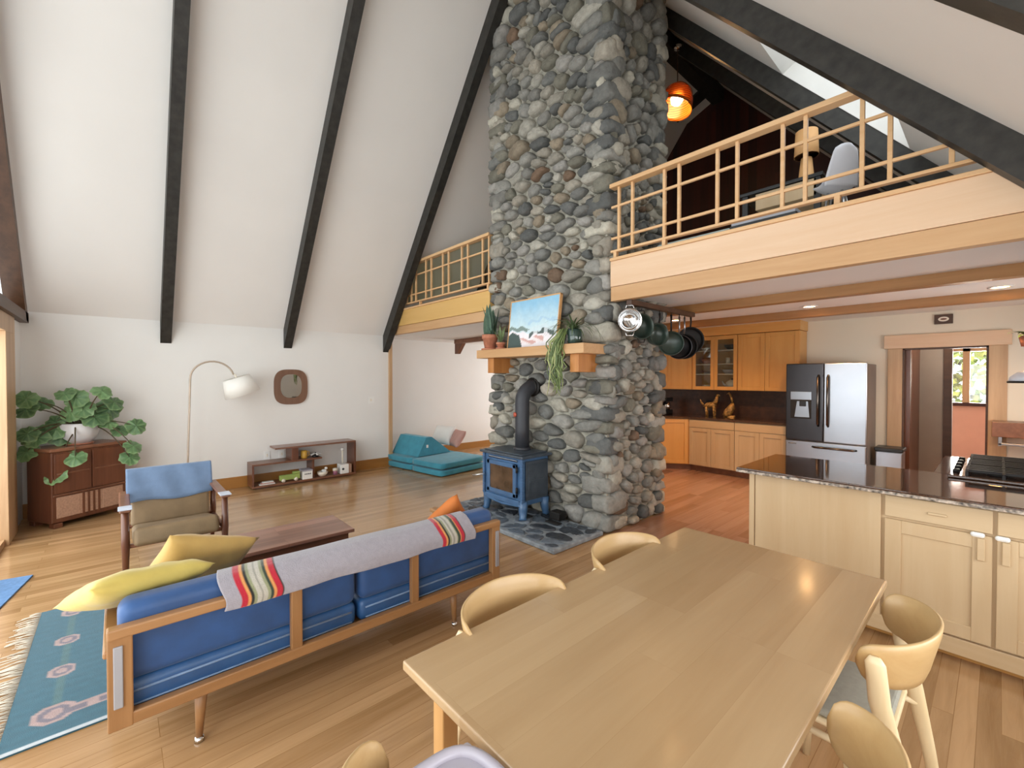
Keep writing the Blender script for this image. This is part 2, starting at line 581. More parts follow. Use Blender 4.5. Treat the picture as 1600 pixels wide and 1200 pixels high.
def dup(root, loc, rotz, label, group=None):
    r = root.copy()
    COL.objects.link(r)
    r.location = loc
    r.rotation_euler = (0, 0, rotz)
    r['label'] = label
    if group:
        r['group'] = group
    for ch in list(root.children):
        c = ch.copy()
        COL.objects.link(c)
        c.parent = r
        for g in list(ch.children):
            d = g.copy()
            COL.objects.link(d)
            d.parent = c
    return r


def box(x0, x1, y0, y1, z0, z1, bevel=0.0, seg=2, T=None, mat=0):
    return MB().box(x0, x1, y0, y1, z0, z1, bevel, seg, mat, T)


def TR(loc, rx=0, ry=0, rz=0):
    return Matrix.Translation(Vector(loc)) @ Matrix.Rotation(R(rz), 4, 'Z') @ Matrix.Rotation(R(ry), 4, 'Y') @ Matrix.Rotation(R(rx), 4, 'X')


rng = random.Random(7)

# ================================================================== THE SETTING
XL, XR, YG, YK = -7.3, 0.95, -0.8, 7.85
RX, RZ = -3.626, 7.11
SL, SR = 1.303, 1.155


def zl(x): return 2.32 + SL * (x + 7.3)
def zr(x): return 2.92 - SR * x


# floors
struct('floor', box(-8.2, 1.05, -0.95, 3.7, -0.1, 0).box(-8.2, -4.75, 3.7, 8.0, -0.1, 0).box(-4.75, -2.62, 3.7, 4.75, -.1, 0), 'floor')
struct('floor_kitchen', box(-2.62, 1.05, 3.7, 7.85, -0.1, 0.0).box(-4.75, -2.62, 4.75, 7.85, -0.1, 0.0), 'kitchen_floor')
struct('floor_back_room', box(-2.6, 1.6, 7.85, 11.3, -0.1, 0.0), 'kitchen_floor')

# left wall (ends at the post) and the alcove beyond
struct('wall_left', box(-7.42, XL, -0.9, 3.6, 0, 2.34), 'white_wall')
struct('wall_alcove', box(-8.0, -7.9, 3.55, 8.0, 0, 2.34).box(-7.9, -7.42, 3.5, 3.6, 0, 2.34), 'white_wall')
struct('trim_1', box(-7.42, -7.26, 3.6, 3.66, 0, 2.33, 0.004), 'trim')
struct('baseboard_left', box(XL, XL + 0.02, -0.8, 3.6, 0, 0.16, 0.003), 'baseboard')
struct('baseboard_alcove', box(-7.9, -7.88, 3.66, 7.8, 0, 0.14, 0.003), 'baseboard')

# sloping ceilings
mb = MB()
mb.add([(XL, -0.9, 2.32), (XL, 8.55, 2.32), (RX, 8.55, RZ), (RX, -0.9, RZ),
        (XL, -0.9, 2.42), (XL, 8.55, 2.42), (RX, 8.55, RZ + .1), (RX, -0.9, RZ + .1)],
       [(0, 1, 2, 3), (7, 6, 5, 4), (0, 4, 5, 1), (1, 5, 6, 2), (2, 6, 7, 3), (3, 7, 4, 0)])
struct('ceiling_left', mb, 'white_ceiling')
# right slope with the skylight opening x -1.50..-0.53, y 4.1..4.93
SKX0, SKX1, SKY0, SKY1 = -1.50, -0.53, 3.63, 5.04
mb = MB()
def slab(xa, xb, ya, yb):
    h = 0.1
    vs = [(xa, ya, zr(xa)), (xa, yb, zr(xa)), (xb, yb, zr(xb)), (xb, ya, zr(xb))]
    vs += [(x, y, z + h) for x, y, z in vs]
    mb.add(vs, [(0, 1, 2, 3), (7, 6, 5, 4), (0, 4, 5, 1), (1, 5, 6, 2), (2, 6, 7, 3), (3, 7, 4, 0)])
slab(RX, SKX0, -0.9, 8.55)
slab(SKX1, 1.05, -0.9, 3.63)
slab(SKX1, 0.3, 3.63, 8.55)
slab(SKX0, SKX1, -0.9, SKY0)
slab(SKX0, SKX1, SKY1, 8.55)
struct('ceiling_right', mb, 'white_ceiling')
# skylight: splayed well, frame and pane
sk = MB()
def skp(x, y, h): return (x + h * 0.756, y, zr(x) + h * 0.655)
a0 = [skp(SKX0, SKY0, 0), skp(SKX0, SKY1, 0), skp(SKX1, SKY1, 0), skp(SKX1, SKY0, 0)]
a1 = [skp(SKX0 + .05, SKY0 + .05, 0.22), skp(SKX0 + .05, SKY1 - .05, 0.22), skp(SKX1 - .05, SKY1 - .05, 0.22), skp(SKX1 - .05, SKY0 + .05, 0.22)]
sk.add(a0 + a1, [(i, (i + 1) % 4, 4 + (i + 1) % 4, 4 + i) for i in range(4)])
skw = struct('window_1', sk, 'white')
fr = MB()
for i in range(4):
    fr.tube([a1[i], a1[(i + 1) % 4]], 0.025, 8)
fr.build('window_frame', 'white', skw)
MB().add(a1, [(0, 1, 2, 3)]).build('window_pane', 'glass', skw)

# rafters and ridge beam
RY = [0.42, 1.89, 3.5, 5.05, 6.45]
for i, y in enumerate(RY):
    d = 0.30
    low = [(XL, 2.33), (XL, 2.33 - d)] if y < 4 else [(-6.993, 2.73), (-6.763, 2.73)]
    mb = MB().prism(low + [(RX, RZ - d), (RX, RZ)], 'Y', y, y + 0.115)
    struct('trim_rafter', mb, 'black_beam')
    d = 0.24
    y = 1.97 if i == 1 else y
    low = [(XR, zr(XR) - d), (XR, zr(XR))] if y < 4 else [(-.04, 2.73), (.164, 2.73)]
    mb = MB().prism([(RX, RZ), (RX, RZ - d)] + low, 'Y', y, y + 0.115)
    struct('trim_rafter', mb, 'black_beam')
struct('trim_ridge_beam', box(-3.6, -3.4, 4.8, 8.45, 6.62, RZ - 0.05), 'black_beam')
struct('trim_ridge_beam', box(RX - .09, RX + .09, -0.8, 3.6, RZ - 0.45, RZ - 0.05), 'black_beam')

mb = MB()
for ya, yb in ((5.0, 7.72), (7.98, 8.45)):
    mb.prism([(-3.58, 6.70), (-4.9, 6.17), (-4.9, 6.2), (-3.58, 6.74)], 'Y', ya, yb)
struct('ceiling_loft', mb, 'white_ceiling')
struct('trim_rafter', MB().prism([(-3.58, 6.66), (-4.9, 6.13), (-4.9, 6.22), (-3.58, 6.75)], 'Y', 7.72, 7.98), 'black_beam')

# kitchen wall with the doorway, hall and back room beyond
DX0, DX1, DZ = -0.87, -0.085, 1.97
mb = box(-5.4, DX0, YK, YK + .1, 0, 2.5).box(-8.0, -7.4, YK, YK + .1, 0, 2.5).box(-7.4, -5.4, YK, YK + .1, 0, .5).box(-7.4, -5.4, YK, YK + .1, 2.1, 2.5).box(DX1, 1.05, YK, YK + .1, 0, 2.5).box(DX0, DX1, YK, YK + .1, DZ, 2.5)  # opening left of the chimney added, unseen, for the alcove fill
struct('wall_kitchen', mb, 'kitchen_wall')
mb = MB().prism([(-7.16, 2.5), (0.36, 2.5), (RX, RZ)], 'Y', 8.25, 8.35)
struct('wall_loft_gable', mb, 'redwood')
mb = box(-1.02, DX0, YK - .025, YK, 0, DZ, 0.004).box(DX1, 0.07, YK - .025, YK, 0, DZ, 0.004)
struct('trim_door_casing', mb, 'trim')
struct('trim_door_head', box(-1.06, 0.1, YK - .04, YK, DZ, 2.15, 0.004), 'fascia')
struct('trim_door_jamb', box(DX0, DX0 + .02, YK, YK + .1, 0, DZ).box(DX1 - .02, DX1, YK, YK + .1, 0, DZ).box(DX0, DX1, YK, YK + .1, DZ - .02, DZ), 'dark_trim')
mb = box(-2.2, -0.45, 9.0, 9.08, 0, 2.4).box(-0.09, 1.2, 9.0, 9.08, 0, 2.4).box(-0.45, -0.09, 9.0, 9.08, 2.06, 2.4)
struct('wall_hall', mb, 'hall_wall')
struct('trim_hall_casing', box(-0.54, -0.45, 8.97, 9.0, 0, 2.06).box(-0.09, 0.01, 8.97, 9.0, 0, 2.06).box(-.54, .01, 8.97, 9.0, 2.06, 2.2), 'dark_trim')
struct('wall_hall_side', box(-0.9, -0.8, 7.95, 9.0, 0, 2.4), 'walnut_v')
struct('ceiling_hall', box(-2.2, 1.6, 7.95, 11.3, 2.4, 2.5), 'white_ceiling')
mb = box(-2.2, 1.6, 11.1, 11.2, 0, 1.13).box(-2.2, -0.75, 11.1, 11.2, 1.13, 2.4).box(0.5, 1.6, 11.1, 11.2, 1.13, 2.4).box(-0.75, 0.5, 11.1, 11.2, 2.1, 2.4)
struct('wall_back_room', mb, 'pinkwall')
struct('wall_back_room_right', box(1.2, 1.3, 7.95, 11.2, 0, 2.4), 'pinkwall')
w = struct('window_2', box(-0.75, 0.5, 11.05, 11.2, 1.08, 1.14, .004), 'redwood')
box(-0.75, -0.68, 11.08, 11.16, 1.14, 2.1).box(0.43, 0.5, 11.08, 11.16, 1.14, 2.1).box(-0.43, -0.34, 11.08, 11.16, 1.14, 2.1).box(-.75, .5, 11.08, 11.16, 2.04, 2.1).build('window_frame', 'trim', w)
box(-0.68, 0.43, 11.115, 11.125, 1.14, 2.04).build('window_pane', 'glass', w)

# loft slab, soffits, joists and fascia
mb = box(-8.0, -4.44, 3.72, 8.5, 2.43, 2.725).box(-4.44, -2.64, 4.75, 8.5, 2.43, 2.725).box(-2.64, XR, 3.72, 8.5, 2.43, 2.725)
struct('ceiling_kitchen', mb, 'white_ceiling')
struct('ceiling_alcove', box(-8.0, -4.46, 3.72, 7.82, 2.335, 2.43), 'white_ceiling')
for i, y in enumerate((4.97, 6.4)):
    struct('trim_joist', box(-4.4 if y > 4.8 else -2.6, XR, y, y + .12, 2.335, 2.435, .004), 'joist')
struct('trim_fascia_right', box(-2.58, 0.93, 3.63, 3.72, 2.475, 2.725, 0.005), 'fascia')
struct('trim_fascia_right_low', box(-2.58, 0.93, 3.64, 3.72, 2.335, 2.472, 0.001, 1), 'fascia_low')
struct('trim_fascia_right_cap', box(-2.58, 0.93, 3.615, 3.74, 2.725, 2.755, 0.005), 'fir_rail')
struct('trim_fascia_left', box(-7.25, -4.47, 3.63, 3.72, 2.47, 2.725, 0.005), 'fascia_yellow')
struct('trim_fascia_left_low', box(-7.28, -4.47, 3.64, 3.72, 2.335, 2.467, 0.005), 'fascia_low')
struct('trim_fascia_left_cap', box(-7.15, -4.47, 3.615, 3.74, 2.725, 2.752, 0.005), 'fir_rail')
struct('trim_slate_post', box(-4.9, -4.62, 4.78, 4.84, 0, 2.335), 'slate_blue')

# glazed gable wall behind the camera
mb = box(-7.42, -6.7, YG - .1, YG, 0, 2.2)
struct('wall_gable', mb, 'white_wall')
mb = box(-6.7, -6.22, YG - .08, YG + .03, 0, 2.02, .004)
for x in (-5.0, -3.6, -2.2, -0.8, 0.6):
    mb.box(x - .06, x + .06, YG - .08, YG + .02, 0, 2.02)
mb.box(-6.7, XR, YG - .08, YG + .03, 2.02, 2.19, .004).box(-6.7, XR, YG - .08, YG, 0, 0.06)
struct('door_1', mb, 'trim')
mb = MB()
zs = 2.3
mb.box(-7.28, XR, YG - .08, YG + .07, 2.19, zs)
mb.prism([(-7.28, 2.2), (-7.13, 2.2), (RX, RZ - 0.2), (RX, RZ - 0.02)], 'Y', YG - .08, YG + .07)
mb.prism([(XR, 1.8), (RX, RZ - .2), (RX, RZ - .02), (XR, zr(XR))], 'Y', YG - .08, YG + .05)
for x in (-5.0, -3.6, -2.2, -0.8):
    mb.box(x - .05, x + .05, YG - .06, YG + .04, zs, (zl(x) if x < RX else zr(x)) - .05)
struct('window_3', mb, 'dark_trim')
struct('window_4', MB().add([(-6.2, YG - .04, .06), (XR, YG - .04, .06), (XR, YG - .04, 2.02), (-6.2, YG - .04, 2.02)], [(0, 1, 2, 3)])
       .add([(-7.1, YG - .04, 2.3), (0.5, YG - .04, 2.3), (RX, YG - .04, RZ - .1)], [(0, 1, 2)]), 'glass')
# right eave wall with a long window
mb = box(XR, XR + .1, -0.9, 8.5, 0, 0.7).box(XR, XR + .1, -.9, -0.3, .7, 2.6).box(XR, XR + .1, 3.3, 5.2, .7, 2.6).box(XR, XR + .1, 7.1, 8.5, .7, 2.6).box(XR, XR + .1, 5.2, 7.1, .7, 1.0).box(XR, XR + .1, -0.3, 8.5, 1.75, 2.6)  # kitchen-side opening added, out of view, to admit the fill lamp
struct('wall_right', mb, 'white_wall')
mb = MB()
for y in (-.3, 0.9, 2.1, 3.25):
    mb.box(XR - .01, XR + .08, y, y + .06, .7, 1.75)
mb.box(XR - .02, XR + .08, -.3, 3.3, .68, .74)
struct('window_5', mb, 'trim')

# ================================================================== STONE CHIMNEY
STONES = [lin(h) for h in ('#93908a', '#82807a', '#a5a196', '#72726e', '#908b80', '#b3aea0', '#626361', '#9e978a', '#878680', '#8f8371', '#918f88', '#787569')]


def voronoi(W, H, n, rg, asp=1.35, lloyd=2):
    w = W / asp
    P = np.array([[rg.random() * w, rg.random() * H] for _ in range(n)])
    cells = None
    for it in range(lloyd + 1):
        cells = []
        for i in range(n):
            poly = [(0, 0), (w, 0), (w, H), (0, H)]
            d = ((P - P[i]) ** 2).sum(1)
            for j in np.argsort(d)[1:22]:
                mx, my = (P[i] + P[j]) / 2
                nx, ny = P[j] - P[i]
                out = []
                m = len(poly)
                for k in range(m):
                    a, b = poly[k], poly[(k + 1) % m]
                    da = (a[0] - mx) * nx + (a[1] - my) * ny
                    db = (b[0] - mx) * nx + (b[1] - my) * ny
                    if da <= 0:
                        out.append(a)
                    if da * db < 0:
                        t = da / (da - db)
                        out.append((a[0] + (b[0] - a[0]) * t, a[1] + (b[1] - a[1]) * t))
                poly = out
                if len(poly) < 3:
                    break
            cells.append(poly)
        if it < lloyd:
            for i, p in enumerate(cells):
                if len(p) >= 3:
                    P[i] = np.mean(np.array(p), axis=0)
    return [[(x * asp, y) for x, y in p] for p in cells if len(p) >= 3]


def stones(mb, W, H, n, frame, rg, hmin=.025, hmax=.06, gap=.012, asp=1.35, pal=STONES, mat=1, flat=False):
    """frame(u, v, h) -> point"""
    for poly in voronoi(W, H, n, rg, asp):
        c = np.mean(np.array(poly), axis=0)
        p = np.array(poly)
        r = np.sqrt(((p - c) ** 2).sum(1)).mean()
        if r < .02:
            continue
        s = max(.5, 1 - gap / r) * (0.97 + .06 * rg.random())
        p = c + (p - c) * s
        for _ in range(2):
            q = []
            m = len(p)
            for k in range(m):
                a, b = p[k], p[(k + 1) % m]
                if _ == 0 and np.linalg.norm(b - a) < 0.02:
                    q.append((a + b) / 2)
                    continue
                q.append(a * .72 + b * .28)
                q.append(a * .28 + b * .72)
            p = np.array(q)
        h = hmin + (hmax - hmin) * rg.random()
        h *= min(1.3, max(.55, r / .09))
        ta, tb = (rg.random() - .5) * .25, (rg.random() - .5) * .25
        rings = [(1.0, -.02), (.985, .3 * h), (.91, .68 * h), (.74, .9 * h), (.4, h)]
        if flat:
            rings = [(1.0, -.01), (.99, .6 * h), (.95, .9 * h), (.8, h), (.4, h)]
        vs, fs = [], []
        m = len(p)
        ph = rg.random() * 6
        for k, (sc_, hh) in enumerate(rings):
            for i in range(m):
                q = c + (p[i] - c) * sc_
                dz = 0
                if k >= 1:
                    dz = (ta * (q[0] - c[0]) + tb * (q[1] - c[1])) + .004 * math.sin(ph + i * 1.7 + k)
                vs.append(frame(q[0], q[1], hh + dz))
        vs.append(frame(c[0], c[1], h * 1.02))
        for k in range(len(rings) - 1):
            for i in range(m):
                j = (i + 1) % m
                fs.append((k * m + i, k * m + j, (k + 1) * m + j, (k + 1) * m + i))
        o = (len(rings) - 1) * m
        for i in range(m):
            fs.append((o + i, o + (i + 1) % m, len(vs) - 1))
        base = rg.choice(pal)
        if rg.random() < .03 and not flat:
            base = lin('#75604f')
        k = .85 + .3 * rg.random()
        col = (base[0] * k, base[1] * k, base[2] * k, 1)
        mb.add(vs, fs, mat, True, None, col)


CX0, CX1, CY0, CY1 = -4.43, -2.655, 3.685, 4.71
CH = 7.3
rg = random.Random(11)
mb = MB()
mb.box(CX0, CX1, CY0, CY1, 0, CH, mat=0)
stones(mb, CX1 - CX0, CH, 430, lambda u, v, h: (CX0 + u, CY0 - h, v), rg, .04, .085, .016, 1.65)
stones(mb, CY1 - CY0, CH, 300, lambda u, v, h: (CX1 + h, CY0 + u, v), rg, .04, .085, .018, 1.2)
stones(mb, CY1 - CY0, 2.4, 60, lambda u, v, h: (CX0 - h, CY1 - u, v), rg, asp=1.15)
# corner stones that wrap the two front corners and the rear right corner


def quoins(cx, cy, sx, sy, z0, z1):
    z = z0
    k = 0
    while z < z1:
        h = rg.uniform(.1, .22)
        la, lb = (rg.uniform(.2, .34), rg.uniform(.12, .2)) if k % 2 == 0 else (rg.uniform(.12, .2), rg.uniform(.2, .32))
        pr = rg.uniform(.05, .08)
        xa, xb = sorted((cx + sx * pr, cx - sx * la))
        ya, yb = sorted((cy + sy * pr, cy - sy * lb))
        bm = MB().box(-1, 1, -1, 1, -1, 1, 0.55, 4)
        base = rg.choice(STONES)
        q = .85 + .35 * rg.random()
        T = Matrix.Translation(((xa + xb) / 2, (ya + yb) / 2, z + h / 2)) @ Matrix.Rotation(rg.uniform(-.08, .08), 4, 'X') @ Matrix.Rotation(rg.uniform(-.08, .08), 4, 'Y') @ Matrix.Diagonal(((xb - xa) / 2, (yb - ya) / 2, h / 2 - .006, 1))
        vs = [v * (1 + .06 * math.sin(5 * v.x + 3 * v.y * k + 2 * v.z + k)) for v in bm.v]
        mb.add(vs, bm.f, 1, True, T, (base[0] * q, base[1] * q, base[2] * q, 1))
        z += h
        k += 1


quoins(CX1, CY0, 1, -1, 0, CH)
quoins(CX0, CY0, -1, -1, 0, CH)
quoins(CX1, CY1, 1, 1, 0, CH)
tag(mb.build('stone_chimney', ['mortar', 'stone'], recalc=True), 'tall chimney of grey river stones set in mortar, rising through the loft to the roof', 'chimney')

# hearth slab
SLATE = [lin(h) for h in ('#4b525b', '#3b4047', '#5d6670', '#6f7882', '#2f3338', '#59606a')]
mb = MB().box(-4.45, -2.63, 2.87, 3.6, 0, 0.045, 0.012, 2, 0)
stones(mb, 1.78, .7, 40, lambda u, v, h: (-4.43 + u, 2.885 + v, .043 + h), random.Random(5), .006, .012, .016, 1.5, SLATE, 1, True)
M['hearth_mortar'] = plain('hearth_mortar', '#8f969c', 0.7, noise=0.2, scale=14, bump=0.3, bscale=50)
M['slate'] = vcol('slate', 0.4, 0.3, 30, 0.3, 10, 0.5)
tag(mb.build('hearth_slab', ['hearth_mortar', 'slate']), 'low hearth slab of dark slate pieces in pale mortar under the wood stove', 'hearth')

# mantel shelf
t = thing('mantel_shelf', 'thick wooden mantel beam on two corbels across the stone chimney', 'mantel', (-3.48, 3.5, 1.63))
box(-4.32, -2.65, 3.3, 3.68, 1.815, 1.915, .006).build('shelf_beam', 'fascia_low', t)
M['corbel'] = wood('corbel_wood', '#c98a4c', '#a1642e', 'Z', 0.45, 16)
for x in (-4.16, -2.86):
    box(x, x + .11, 3.35, 3.68, 1.635, 1.815, .005).build('corbel', 'corbel', t)

# wooden beam with a braced end under the loft, left of the chimney
t = thing('bracket_beam', 'brown wooden beam with a triangular brace at its end under the loft, left of the chimney', 'beam', (-6.0, 5.03, 2.06))
box(-7.25, -4.5, 4.98, 5.08, 2.25, 2.334, .004).build('beam', 'walnut', t)
MB().prism([(-7.24, 2.25), (-7.24, 2.05), (-7.16, 2.05), (-6.98, 2.25)], 'Y', 4.99, 5.07).build('brace', 'walnut_v', t)

# ================================================================== WOOD STOVE
SX0, SX1, SY0, SY1 = -4.03, -3.36, 3.17, 3.59
t = thing('wood_stove', 'blue enamelled wood stove with glass door and black flue pipe on the hearth', 'stove', (-3.69, 3.37, 0.055))
mb = box(SX0 + .02, SX1 - .02, SY0 + .02, SY1, .2, .715, .012)
mb.build('body', 'blue_iron', t)
mb = box(SX0 - .03, SX1 + .03, SY0 - .03, SY1 + .02, .715, .745, .012).box(SX0 + .02, SX1 - .02, SY0 + .01, SY1 - .02, .745, .758, .006)
mb.build('top_plate', 'stove_side', t)
mb = MB()
mb.box(SX1 - .02, SX1, SY0 + .06, SY1 - .03, .26, .68, .004)
mb.box(SX1 - .005, SX1 + .008, SY0 + .09, SY1 - .06, .30, .64, .004)
mb.box(SX1, SX1 + .015, SY0 + .1, SY1 - .1, .45, .475, .005)
mb.build('side_panel', 'stove_side', t)
for x in (SX0 + .035, SX1 - .035):
    for y in (SY0 + .045, SY1 - .045):
        sx = -1 if x < -3.7 else 1
        sy = -1 if y < 3.35 else 1
        MB().tube([(x, y, .25), (x, y, .16), (x + sx * .008, y + sy * .008, .085), (x + sx * .016, y + sy * .016, .057)], [.052, .048, .038, .046], 8).build('leg', 'blue_iron', t)
mb = box(SX0 + .05, SX1 - .05, SY0 - .005, SY0 + .03, .2, .26, .01)
pts = [(SX0 + .03 + (SX1 - SX0 - .06) * i / 12, SY0 + .01, .2 - .03 * math.sin(math.pi * i / 12) * 0 - .028 * (1 - abs(i - 6) / 6) + .01) for i in range(13)]
mb.tube(pts, .016, 8)
mb.build('ash_lip', 'blue_iron', t)
# corner ribs
for x in (SX0 + .015, SX1 - .015):
    mb = MB().box(x - .014, x + .014, SY0, SY0 + .03, .24, .71)
    for k in range(16):
        z = .25 + k * .029
        mb.box(x - .018, x + .018, SY0 - .004, SY0 + .03, z, z + .02, .004)
    mb.build('corner_trim', 'blue_iron', t)
d = box(SX0 + .09, SX1 - .09, SY0 - .014, SY0 + .02, .285, .33, .006).box(SX0 + .09, SX1 - .09, SY0 - .014, SY0 + .02, .6, .645, .006).box(SX0 + .09, SX0 + .14, SY0 - .014, SY0 + .02, .285, .645, .006).box(SX1 - .14, SX1 - .09, SY0 - .014, SY0 + .02, .285, .645, .006).build('door', 'blue_iron', t)
box(SX0 + .13, SX1 - .13, SY0 - .004, SY0 + .015, .32, .61).build('door_glass', 'fire_glass', d)
MB().tube([(SX0 + .06, SY0 - .02, .47), (SX0 + .01, SY0 - .07, .46), (SX0 - .06, SY0 - .1, .44)], [.009, .009, .013], 8).build('door_handle', 'chrome', d)
for z in (.34, .56):
    MB().tube([(SX1 - .075, SY0 - .01, z), (SX1 - .075, SY0 - .01, z + .06)], .012, 8).build('hinge', 'iron', d)
mb = MB()
for k in range(26):
    x = SX0 + .1 + k * (SX1 - SX0 - .2) / 26
    mb.tube([(x, SY0 + .012, .672), (x + .02, SY0 + .005, .69), (x + .025, SY0 + .012, .67)], .006, 6)
mb.build('relief_band', 'stainless', t)
PX, PY = -3.635, 3.43
arc = [(PX, PY, .75), (PX, PY, 1.0), (PX, PY, 1.3)]
for i in range(1, 9):
    a = R(90) * i / 8
    arc.append((PX, PY + .17 - .17 * math.cos(a), 1.3 + .17 * math.sin(a)))
arc.append((PX, 3.66, 1.47))
mb = MB().tube(arc, .082, 24)
mb.tube([(PX, PY, .755), (PX, PY, .79)], .098, 24)
pp = mb.build('flue_pipe', 'pipe', t)
MB().tube([(PX, 3.585, 1.47), (PX, 3.61, 1.47)], .112, 24).tube([(PX, 3.56, 1.47), (PX, 3.575, 1.47)], .095, 24).build('flue_collar', 'iron', pp)
M['dial'] = plain('dial_red', '#c0573f', 0.4)
MB().tube([(PX - .03, PY - .075, 1.16), (PX - .034, PY - .092, 1.16)], .026, 16).build('thermometer', 'dial', pp)
mb = box(-3.24, -3.1, 3.46, 3.58, .055, .14, .008).box(-3.2, -3.02, 3.35, 3.42, .055, .07, .004)
tag(mb.build('ash_bucket', 'iron'), 'small black iron ash box and shovel on the hearth right of the stove', 'fireplace tool')

# ================================================================== MANTEL OBJECTS
t = thing('painting', 'framed painting of pale blue sky over pink and white shore leaning on the mantel', 'painting', (-3.54, 3.5, 1.915))
TP = TR((-3.54, 3.47, 1.916), rx=-7)
W_, H_ = .77, .575
fr = MB()
for a in ((-W_ / 2 - .012, -W_ / 2, 0, H_), (W_ / 2, W_ / 2 + .012, 0, H_), (-W_ / 2 - .012, W_ / 2 + .012, -.0, .012), (-W_ / 2 - .012, W_ / 2 + .012, H_ - .012, H_ + .002)):
    fr.box(a[0], a[1], -.012, .03, a[2], a[3], .002, 1, 0, TP)
fr.build('frame', 'fir', t)


def pcol(u, v):
    n = .03 * math.sin(11 * u + 3) + .02 * math.sin(27 * u + 8 * v) + .015 * math.sin(50 * u * v + 4)
    vv = v + n
    if vv > .42:
        k = min(1, (vv - .42) / .5)
        a, b = lin('#c9dfe6'), lin('#8fbfdc')
        if .5 < vv < .56 and u > .4:
            a = lin('#b4d0e2')
        return tuple(a[i] * (1 - k) + b[i] * k for i in range(3)) + (1,)
    hill = .40 - .12 * u if u < .5 else .22 + .15 * (u - .5)
    if vv > .34 + .05 * (u > .4) and u < .45:
        return lin('#7f918c')
    if vv > .32:
        return lin('#cfe0e6')
    if u < .22 - vv * .3 + .1 and vv < .28:
        return lin('#4b5a57')
    if u > .45 and .25 < vv < .32:
        return lin('#55615f') if math.sin(u * 30) > -.4 else lin('#c6cdd0')
    if .08 < vv < .2 and .25 < u < .75:
        return lin('#d3a8a2') if math.sin(u * 19 + v * 40) > -.2 else lin('#eadfdf')
    return lin('#ece6ea')
MB().grid(70, 52, lambda u, v: ((u - .5) * W_, -.006, .005 + v * (H_ - .008)), 0, False, TP, pcol).box(-W_ / 2, W_ / 2, -.003, .02, .004, H_ - .004, 0, 1, 1, TP).build('canvas', ['paint', 'white'], t, recalc=False)


def blade(mb, base, az, length, lean, width, droop=0.0, col='#3f5a45', edge='#6d7d55', n=10, fold=.25):
    """sword-shaped leaf from base, leaning towards azimuth az"""
    c0, c1 = lin(col), lin(edge)
    vs, cs, fs = [], [], []
    dx, dy = math.cos(az), math.sin(az)
    px, py = -dy, dx
    ang = R(90) - lean
    p = Vector(base)
    for i in range(n + 1):
        s_ = i / n
        wdt = width * (math.sin(math.pi * min(1, .28 + .72 * s_)) ** .8 if s_ < 1 else 0.02)
        for k in (-1, 0, 1):
            vs.append((p.x + px * wdt * k / 2 + dx * fold * wdt * (0 if k else 1) * -.5, p.y + py * wdt * k / 2 + dy * fold * wdt * (0 if k else 1) * -.5, p.z))
            cs.append(c0 if k == 0 else c1)
        st = length / n
        p = p + Vector((dx * math.cos(ang) * st, dy * math.cos(ang) * st, math.sin(ang) * st))
        ang -= droop / n
    for i in range(n):
        for k in range(2):
            a = i * 3 + k
            fs.append((a, a + 1, a + 4, a + 3))
    mb.add(vs, fs, 0, True, None, cs)


def clay_pot(t, x, y, z, r, h, matn='terracotta'):
    MB().lathe([(r * 1.05, 0), (r * 1.12, .02), (r * 1.0, .024), (0.001, .024)], (x, y, z), 28).build('saucer', matn, t)
    MB().lathe([(r * .68, .02), (r * .9, h * .74), (r * 1.0, h * .74), (r * 1.02, h), (r * .9, h), (r * .86, h * .9), (0.001, h * .88)], (x, y, z), 28).build('pot', matn, t)
    MB().lathe([(r * .86, h * .9), (0.001, h * .93)], (x, y, z), 20).build('soil', 'soil', t)


x, y, z = -4.2, 3.42, 1.915
t = thing('snake_plant', 'snake plant in a terracotta pot at the left end of the mantel', 'potted plant', (x, y, z))
clay_pot(t, x, y, z, .1, .19)
mb = MB()
r2 = random.Random(3)
for k in range(15):
    blade(mb, (x + r2.uniform(-.04, .04), y + r2.uniform(-.04, .04), z + .17), r2.uniform(0, 6.28), r2.uniform(.2, .4), r2.uniform(.05, .38), r2.uniform(.06, .085), 0, '#3a5546', '#56705a')
mb.build('foliage', 'leaf', t, recalc=False)
x, y = -4.0, 3.42
t = thing('aloe_plant', 'small aloe in a little terracotta pot between snake plant and painting', 'potted plant', (x, y, z))
clay_pot(t, x, y, z, .055, .085)
mb = MB()
for k in range(13):
    blade(mb, (x, y, z + .08), r2.uniform(0, 6.28), r2.uniform(.12, .27), r2.uniform(.1, .6), .022, r2.uniform(-.2, .3), '#6a8054', '#8b9a6d', 8)
mb.build('foliage', 'leaf', t, recalc=False)
x, y = -2.86, 3.42
t = thing('trailing_plant', 'trailing spider plant in a dark green pot at the right end of the mantel', 'potted plant', (x, y, z))
M['green_glass'] = plain('green_glass', '#33463f', 0.12, noise=0.1, coat=0.4)
MB().lathe([(.06, 0), (.075, .02), (.08, .13), (.07, .15), (.06, .15), (.06, .12), (.001, .12)], (x, y, z), 28).build('pot', 'green_glass', t)
mb = MB()
for k in range(34):
    blade(mb, (x - .02, y, z + .13), r2.uniform(2.4, 6.9), r2.uniform(.24, .46), r2.uniform(.5, 1.1), .016, r2.uniform(1.3, 2.6), '#4b5f40', '#66774f', 12)
mb.build('foliage', 'leaf', t, recalc=False)
mb = MB()
